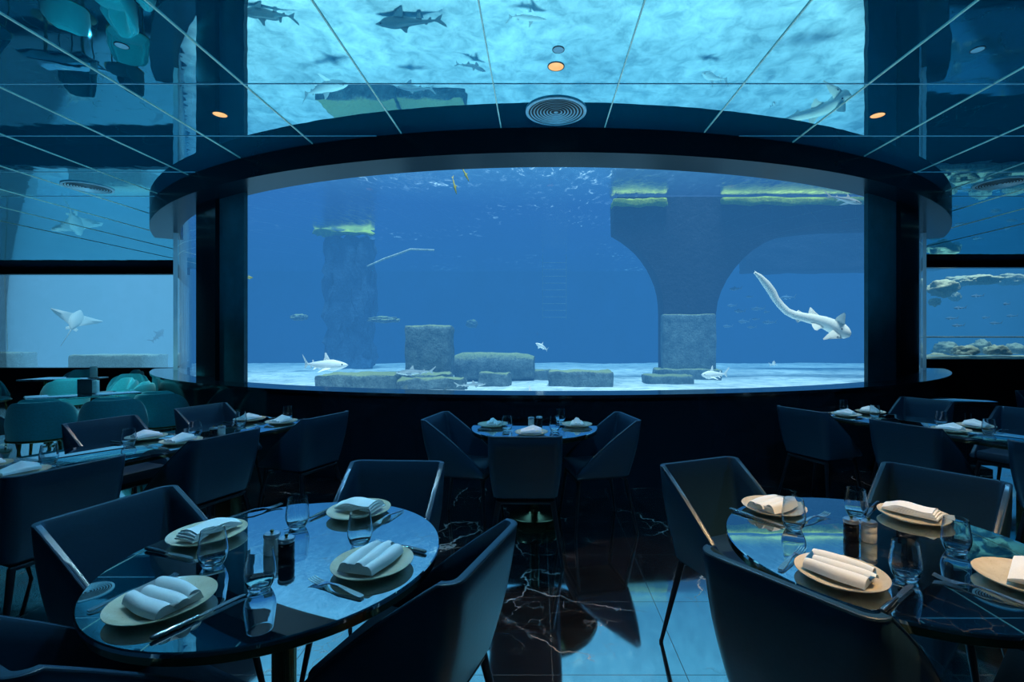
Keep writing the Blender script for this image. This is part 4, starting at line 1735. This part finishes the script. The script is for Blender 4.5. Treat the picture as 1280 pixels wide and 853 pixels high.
# long-tailed cream shark seen from below, tail raised
YZ = 7.9
zc = at(1000, 390, YZ)
bm = bm_new()
sp = [(943.2, 341, 3, 0), (950, 345.3, 6.5, .02), (959.4, 355, 10, .04), (967, 365, 10.5, .05), (971.4, 373.5, 9.2, .05), (977.7, 382, 9, .04), (984.7, 389.6, 9, .02), (993, 394, 10, 0), (1004.4, 396.7, 11, -.01),
      (1015.7, 399.5, 12.6, -.02), (1027, 403, 15, -.05), (1038, 408.6, 18, -.08), (1046.6, 414, 18.5, -.1), (1052, 417, 14.5, -.12), (1055.5, 418.2, 8, -.13), (1057, 418.5, 2, -.13)]
pts, rad = [], []
for px, py, wd, dy in sp:
    p = at(px, py, YZ) - zc
    p.y += dy
    pts.append(p)
    r = wd * YZ / F / 2
    rad.append((r * 0.8, r) if px < 1000 else (r * 0.85, r))
add_tube(bm, pts, rad, 18)


def zf(lst, th, dy=0.0):
    P = []
    for k, (px, py, d) in enumerate(lst):
        p = at(px, py, YZ) - zc
        p.y += d + dy
        P.append(p)
    add_fin(bm, P, th)


zf([(1010, 396, 0), (1011, 389, 0), (1013.2, 384.6, .02), (1014.6, 384.4, .02), (1020, 391, 0), (1028, 399, -.04)], 0.022)           # dorsal
zf([(994, 392.5, 0), (996, 389, 0), (998, 387.6, 0), (1003, 391, 0), (1008, 394, 0)], 0.016)
zf([(992, 396.5, 0), (996, 402.6, 0), (998, 403.6, 0), (1001, 401, 0), (1006, 400, 0)], 0.016)
zf([(1036.5, 404, -.1), (1038.5, 397, -.16), (1040.8, 393, -.25), (1042.8, 392, -.26), (1045, 394, -.25), (1047, 399, -.2), (1048.5, 406, -.16), (1049, 411, -.12)], 0.024)   # pectoral up
zf([(1040, 411, -.1), (1030, 414, -.2), (1020, 418.8, -.3), (1012.5, 423.6, -.36), (1013.2, 425, -.36), (1022, 424.3, -.3), (1033, 423.6, -.24), (1045, 423.6, -.14), (1050, 420, -.12)], 0.024)     # pectoral down
zf([(1012, 401, -.04), (1010.8, 408, -.1), (1012, 412.6, -.14), (1015, 413.6, -.14), (1020, 411, -.12), (1027, 410.5, -.08), (1033, 406, -.05)], 0.022)                     # pelvic
zf([(944, 341, 0), (943, 338, 0), (950, 343, 0.02), (955, 352, 0.03), (949, 349, 0.02)], 0.012)
zz = finish('long_tailed_shark', bm, M['zebra'], None, True, zc, 0, 70)
tag(zz, 'cream long-tailed shark diving with its tail raised, beside the bridge pier', 'shark')
for px, py in ((1052.5, 411.5), (1047, 421)):
    bm = bm_new()
    p = at(px, py, YZ - 0.2) - zc
    bmesh.ops.create_icosphere(bm, subdivisions=2, radius=0.012, matrix=Matrix.Translation(p))
    finish('eye', bm, M['eye'], zz)

# slim olive fish hanging near the surface
for px, py, tl, lb in ((568, 231, 1.35, 'slim olive fish hanging upright under the surface, the lower of the two'), (581, 216, 1.1, 'slim olive fish hanging upright under the surface, the upper of the two')):
    shark(at(px, py, 6.4), 0.26, 0.3, 'fish_yellow', 'slim_fish', lb, 'fish', h=0.055, w=0.04, tilt=tl, eye=False, group='slim olive fish')
shark(at(310, 347, 7.8), 0.14, 0.4, 'fish_yellow', 'small_fish', 'tiny yellow fish at the edge of the dark teal panel', 'fish', h=0.16, eye=False)
# shoal by the pier
for k, (px, py) in enumerate(((937, 371), (948, 386), (915, 382), (925, 389), (958, 390), (930, 402), (945, 399), (962, 403), (910, 408), (920, 361), (940, 409), (985, 372))):
    shark(at(px, py, 12.8 + (k % 3) * 0.6), 0.22 + 0.12 * (k % 2) + 0.05 * (k % 3), PI + random.uniform(-0.6, 0.6), 'fish_silver', 'shoal_fish', 'small silvery fish in the shoal beside the bridge pier', 'fish', h=0.13, w=0.07, eye=False, dorsal=0.5,
          group='shoal beside the bridge pier')

# ------------------------------------------------------------------ side aquariums
slab(84, 176, 444, 14.3, 1.1, 'pale flat stone bench standing in the pale side aquarium', 'stone_bench', 'stone', 'stone_pale', seed=51, rough=0.03)
slab(-40, 18, 441, 14.6, 0.7, 'pale stone bench cut by the picture edge in the pale side aquarium', 'stone_bench', 'stone', 'stone_pale', seed=52, rough=0.03)
bm = bm_new()
add_tube(bm, [at(5, 300, 14.9), at(6, 360, 14.9), at(9, 438, 14.9)], 0.02, 8)
tag(finish('rope', bm, M['stone_pale']), 'thin pale rope hanging over the cut-off stone bench in the side aquarium', 'rope')
# eagle ray
bm = bm_new()
prof = [(-0.36, 0.03, 0.03), (-0.28, 0.08, 0.05), (-0.12, 0.16, 0.075), (0.05, 0.18, 0.085), (0.2, 0.13, 0.07), (0.3, 0.08, 0.05), (0.37, 0.03, 0.03)]
add_tube(bm, [(x, 0, 0) for x, _, _ in prof], [(a, b) for _, a, b in prof], 16)
for s in (-1, 1):
    add_fin(bm, [(0.22, s * 0.1, 0), (0.12, s * 0.34, 0.12), (-0.02, s * 0.56, 0.30), (-0.08, s * 0.60, 0.36), (-0.10, s * 0.48, 0.2), (-0.16, s * 0.25, 0.06), (-0.22, s * 0.1, 0)], 0.035)
    add_fin(bm, [(-0.25, s * 0.05, 0), (-0.33, s * 0.14, 0), (-0.42, s * 0.12, 0), (-0.38, s * 0.03, 0)], 0.012)
add_tube(bm, [(-0.34, 0, 0), (-0.6, 0.02, -0.03), (-0.95, 0.06, -0.1)], [0.02, 0.012, 0.005], 8)
o = finish('eagle_ray', bm, M['shark_pale'], None, True, at(95, 400, 14.6), 0, 60)
o.rotation_euler = (0.5, -0.9, 1.9)
tag(o, 'pale ray with lifted wings above the stone bench in the side aquarium', 'ray')
shark(at(197, 420, 15.2), 0.55, 1.2, 'fish_silver', 'large_fish', 'faint pale fish near the glass edge of the side aquarium', 'fish', h=0.16, tilt=-0.9, eye=False)

# reef
for k, (px, py, y, sx, sy, sz, lb) in enumerate((
        (1178, 360, 13.9, 0.40, 0.26, 0.24, 'pale reef boulder hanging beside the window post'),
        (1197, 352, 14.75, 0.5, 0.26, 0.16, 'long pale reef boulder in the overhang, beside the hanging boulder'),
        (1228, 350, 14.1, 0.5, 0.26, 0.15, 'long pale reef boulder in the middle of the overhang'),
        (1262, 350, 14.75, 0.48, 0.26, 0.17, 'pale reef boulder at the picture-edge end of the overhang'),
        (1194, 371, 14.6, 0.14, 0.15, 0.14, 'small reef lump hanging below the overhang'),
        (1168, 378, 14.0, 0.14, 0.15, 0.12, 'small reef lump below the hanging boulder'))):
    lump(px, py, y, sx, sy, sz, 'reef', 'reef_boulder', lb, 'reef rock', 60 + k)
for k, (px, py, sx, sz, lb) in enumerate(((1172, 447, 0.30, 0.12, 'low reef rock beside the window post'), (1182, 437, 0.34, 0.22, 'humped reef rock second from the window post'), (1205, 441, 0.30, 0.18, 'reef rock between the humped rock and the peaked rock'),
                                          (1227, 436, 0.28, 0.26, 'peaked reef rock in the middle of the reef floor'), (1246, 440, 0.30, 0.2, 'reef rock just past the peaked rock'), (1270, 439, 0.36, 0.2, 'wide reef rock at the picture edge'))):
    lump(px, py, 13.25 + 0.75 * (k % 2), sx * 0.92, 0.26, sz, 'reef', 'reef_rock', lb, 'reef rock', 80 + k, 0.965)
slab(1164, 1310, 446, 12.95, 1.4, 'flat rocky shelf carrying the reef rocks', 'reef_shelf', 'reef rock', 'reef', seed=95, rough=0.03)
bm = bm_new()
add_tube(bm, [(10.25, 12.9, CAMH + 0.01), (16.8, 12.9, CAMH + 0.01)], 0.02, 8)
tag(finish('pipe', bm, M['stone_pale']), 'thin pale pipe running across the reef window', 'pipe')
for k, (px, py) in enumerate(((1200, 385), (1222, 370), (1232, 397), (1198, 407), (1245, 404), (1265, 395), (1258, 380), (1190, 398))):
    shark(at(px, py, 13.4 + 0.2 * (k % 3)), 0.30, PI + random.uniform(-0.5, 0.5), 'fish_silver', 'reef_fish', 'small pale fish swimming between the reef overhang and the reef floor', 'fish', h=0.13, w=0.06, eye=False, dorsal=0.5,
          group='small fish of the reef aquarium')

# ------------------------------------------------------------------ light
w = bpy.data.worlds.new('World')
sc.world = w
w.use_nodes = True
bg = w.node_tree.nodes['Background']
bg.inputs['Color'].default_value = (0.10, 0.35, 0.6, 1)
bg.inputs['Strength'].default_value = 0.25


def lamp(kind, name, loc, rot, energy, color, **kw):
    d = bpy.data.lights.new(name, kind)
    d.energy = energy
    d.color = color
    for k, v in kw.items():
        setattr(d, k, v)
    o = bpy.data.objects.new(name, d)
    COL.objects.link(o)
    o.location = loc
    o.rotation_euler = rot
    return o


def aim(o, target):
    o.rotation_euler = (Vector(target) - o.location).to_track_quat('-Z', 'Y').to_euler()


lamp('SUN', 'sun', (0, 10, 12), (math.radians(11), math.radians(2), 0), 15.0, (0.95, 1.0, 0.98), angle=0.28)
WARM, COOL = (1.0, 0.68, 0.34), (0.40, 0.79, 1.0)
for (x, y, z), tgt, e, c, ang, bl in (((1.45, 1.0, 3.36), (1.2, 1.5, 0.75), 330, WARM, 42, 0.6),
                                     ((0.13, 3.53, 3.36), (0.25, 2.75, 0.0), 150, (1.0, 0.66, 0.40), 40, 0.7),
                                     ((-2.82, 4.29, 3.36), (-2.4, 3.6, 0.75), 90, (1.0, 0.85, 0.75), 52, 0.7),
                                     ((3.02, 4.29, 3.36), (3.0, 3.9, 0.75), 90, (0.9, 0.9, 0.9), 52, 0.7),
                                     ((-0.9, 2.2, 3.36), (-0.85, 1.5, 0.75), 140, COOL, 46, 0.6),
                                     ((-5.5, 6.3, 3.36), (-5.6, 6.3, 0.5), 430, (0.25, 0.85, 1.0), 100, 0.8),  # unseen lamp added to brighten the teal chairs
                                     ((-2.3, 2.6, 3.36), (-2.3, 2.6, 0.5), 110, (0.15, 0.55, 1.0), 120, 0.8),  # unseen blue room fill, added; the next two likewise
                                     ((0.2, 2.6, 3.36), (0.2, 2.6, 0.5), 100, (0.15, 0.55, 1.0), 120, 0.8),
                                     ((2.8, 2.8, 3.36), (2.8, 2.8, 0.5), 110, (0.15, 0.55, 1.0), 120, 0.8)):
    o = lamp('SPOT', 'downlight_and_fill_beam', (x, y, z), (0, 0, 0), e, c, spot_size=math.radians(ang), spot_blend=bl, shadow_soft_size=0.05)
    aim(o, tgt)

for x, y in ((-4.2, 4.6), (0.1, 4.4), (4.4, 4.6), (-6.5, 7.0), (-2.2, 1.5), (2.4, 1.5)):  # unseen lamps added to brighten the mirrored ceiling from below
    o = lamp('SPOT', 'added_ceiling_fill', (x, y, 1.0), (0, 0, 0), 90, (0.10, 0.55, 1.0), spot_size=math.radians(150), spot_blend=1.0, shadow_soft_size=0.0)
    aim(o, (x, y, 3.4))

# ------------------------------------------------------------------ camera
cd = bpy.data.cameras.new('camera')
cam = bpy.data.objects.new('camera', cd)
COL.objects.link(cam)
cam.location = (0, 0, CAMH)
cam.rotation_euler = (PI / 2, 0, 0)
cd.sensor_width = 36.0
cd.lens = F / 1280 * 36.0
cd.shift_x = (640 - CX) / 1280
cd.shift_y = -(426.5 - CY) / 1280
cd.clip_start = 0.05
cd.clip_end = 200
sc.camera = cam

sc.view_settings.view_transform = 'Standard'
sc.view_settings.look = 'None'
sc.cycles.use_denoising = True
sc.cycles.transparent_max_bounces = 24
sc.cycles.max_bounces = 12
sc.cycles.diffuse_bounces = 3
sc.cycles.glossy_bounces = 6
sc.cycles.transmission_bounces = 8
sc.cycles.volume_bounces = 0
sc.cycles.sample_clamp_indirect = 4.0
sc.cycles.caustics_refractive = False
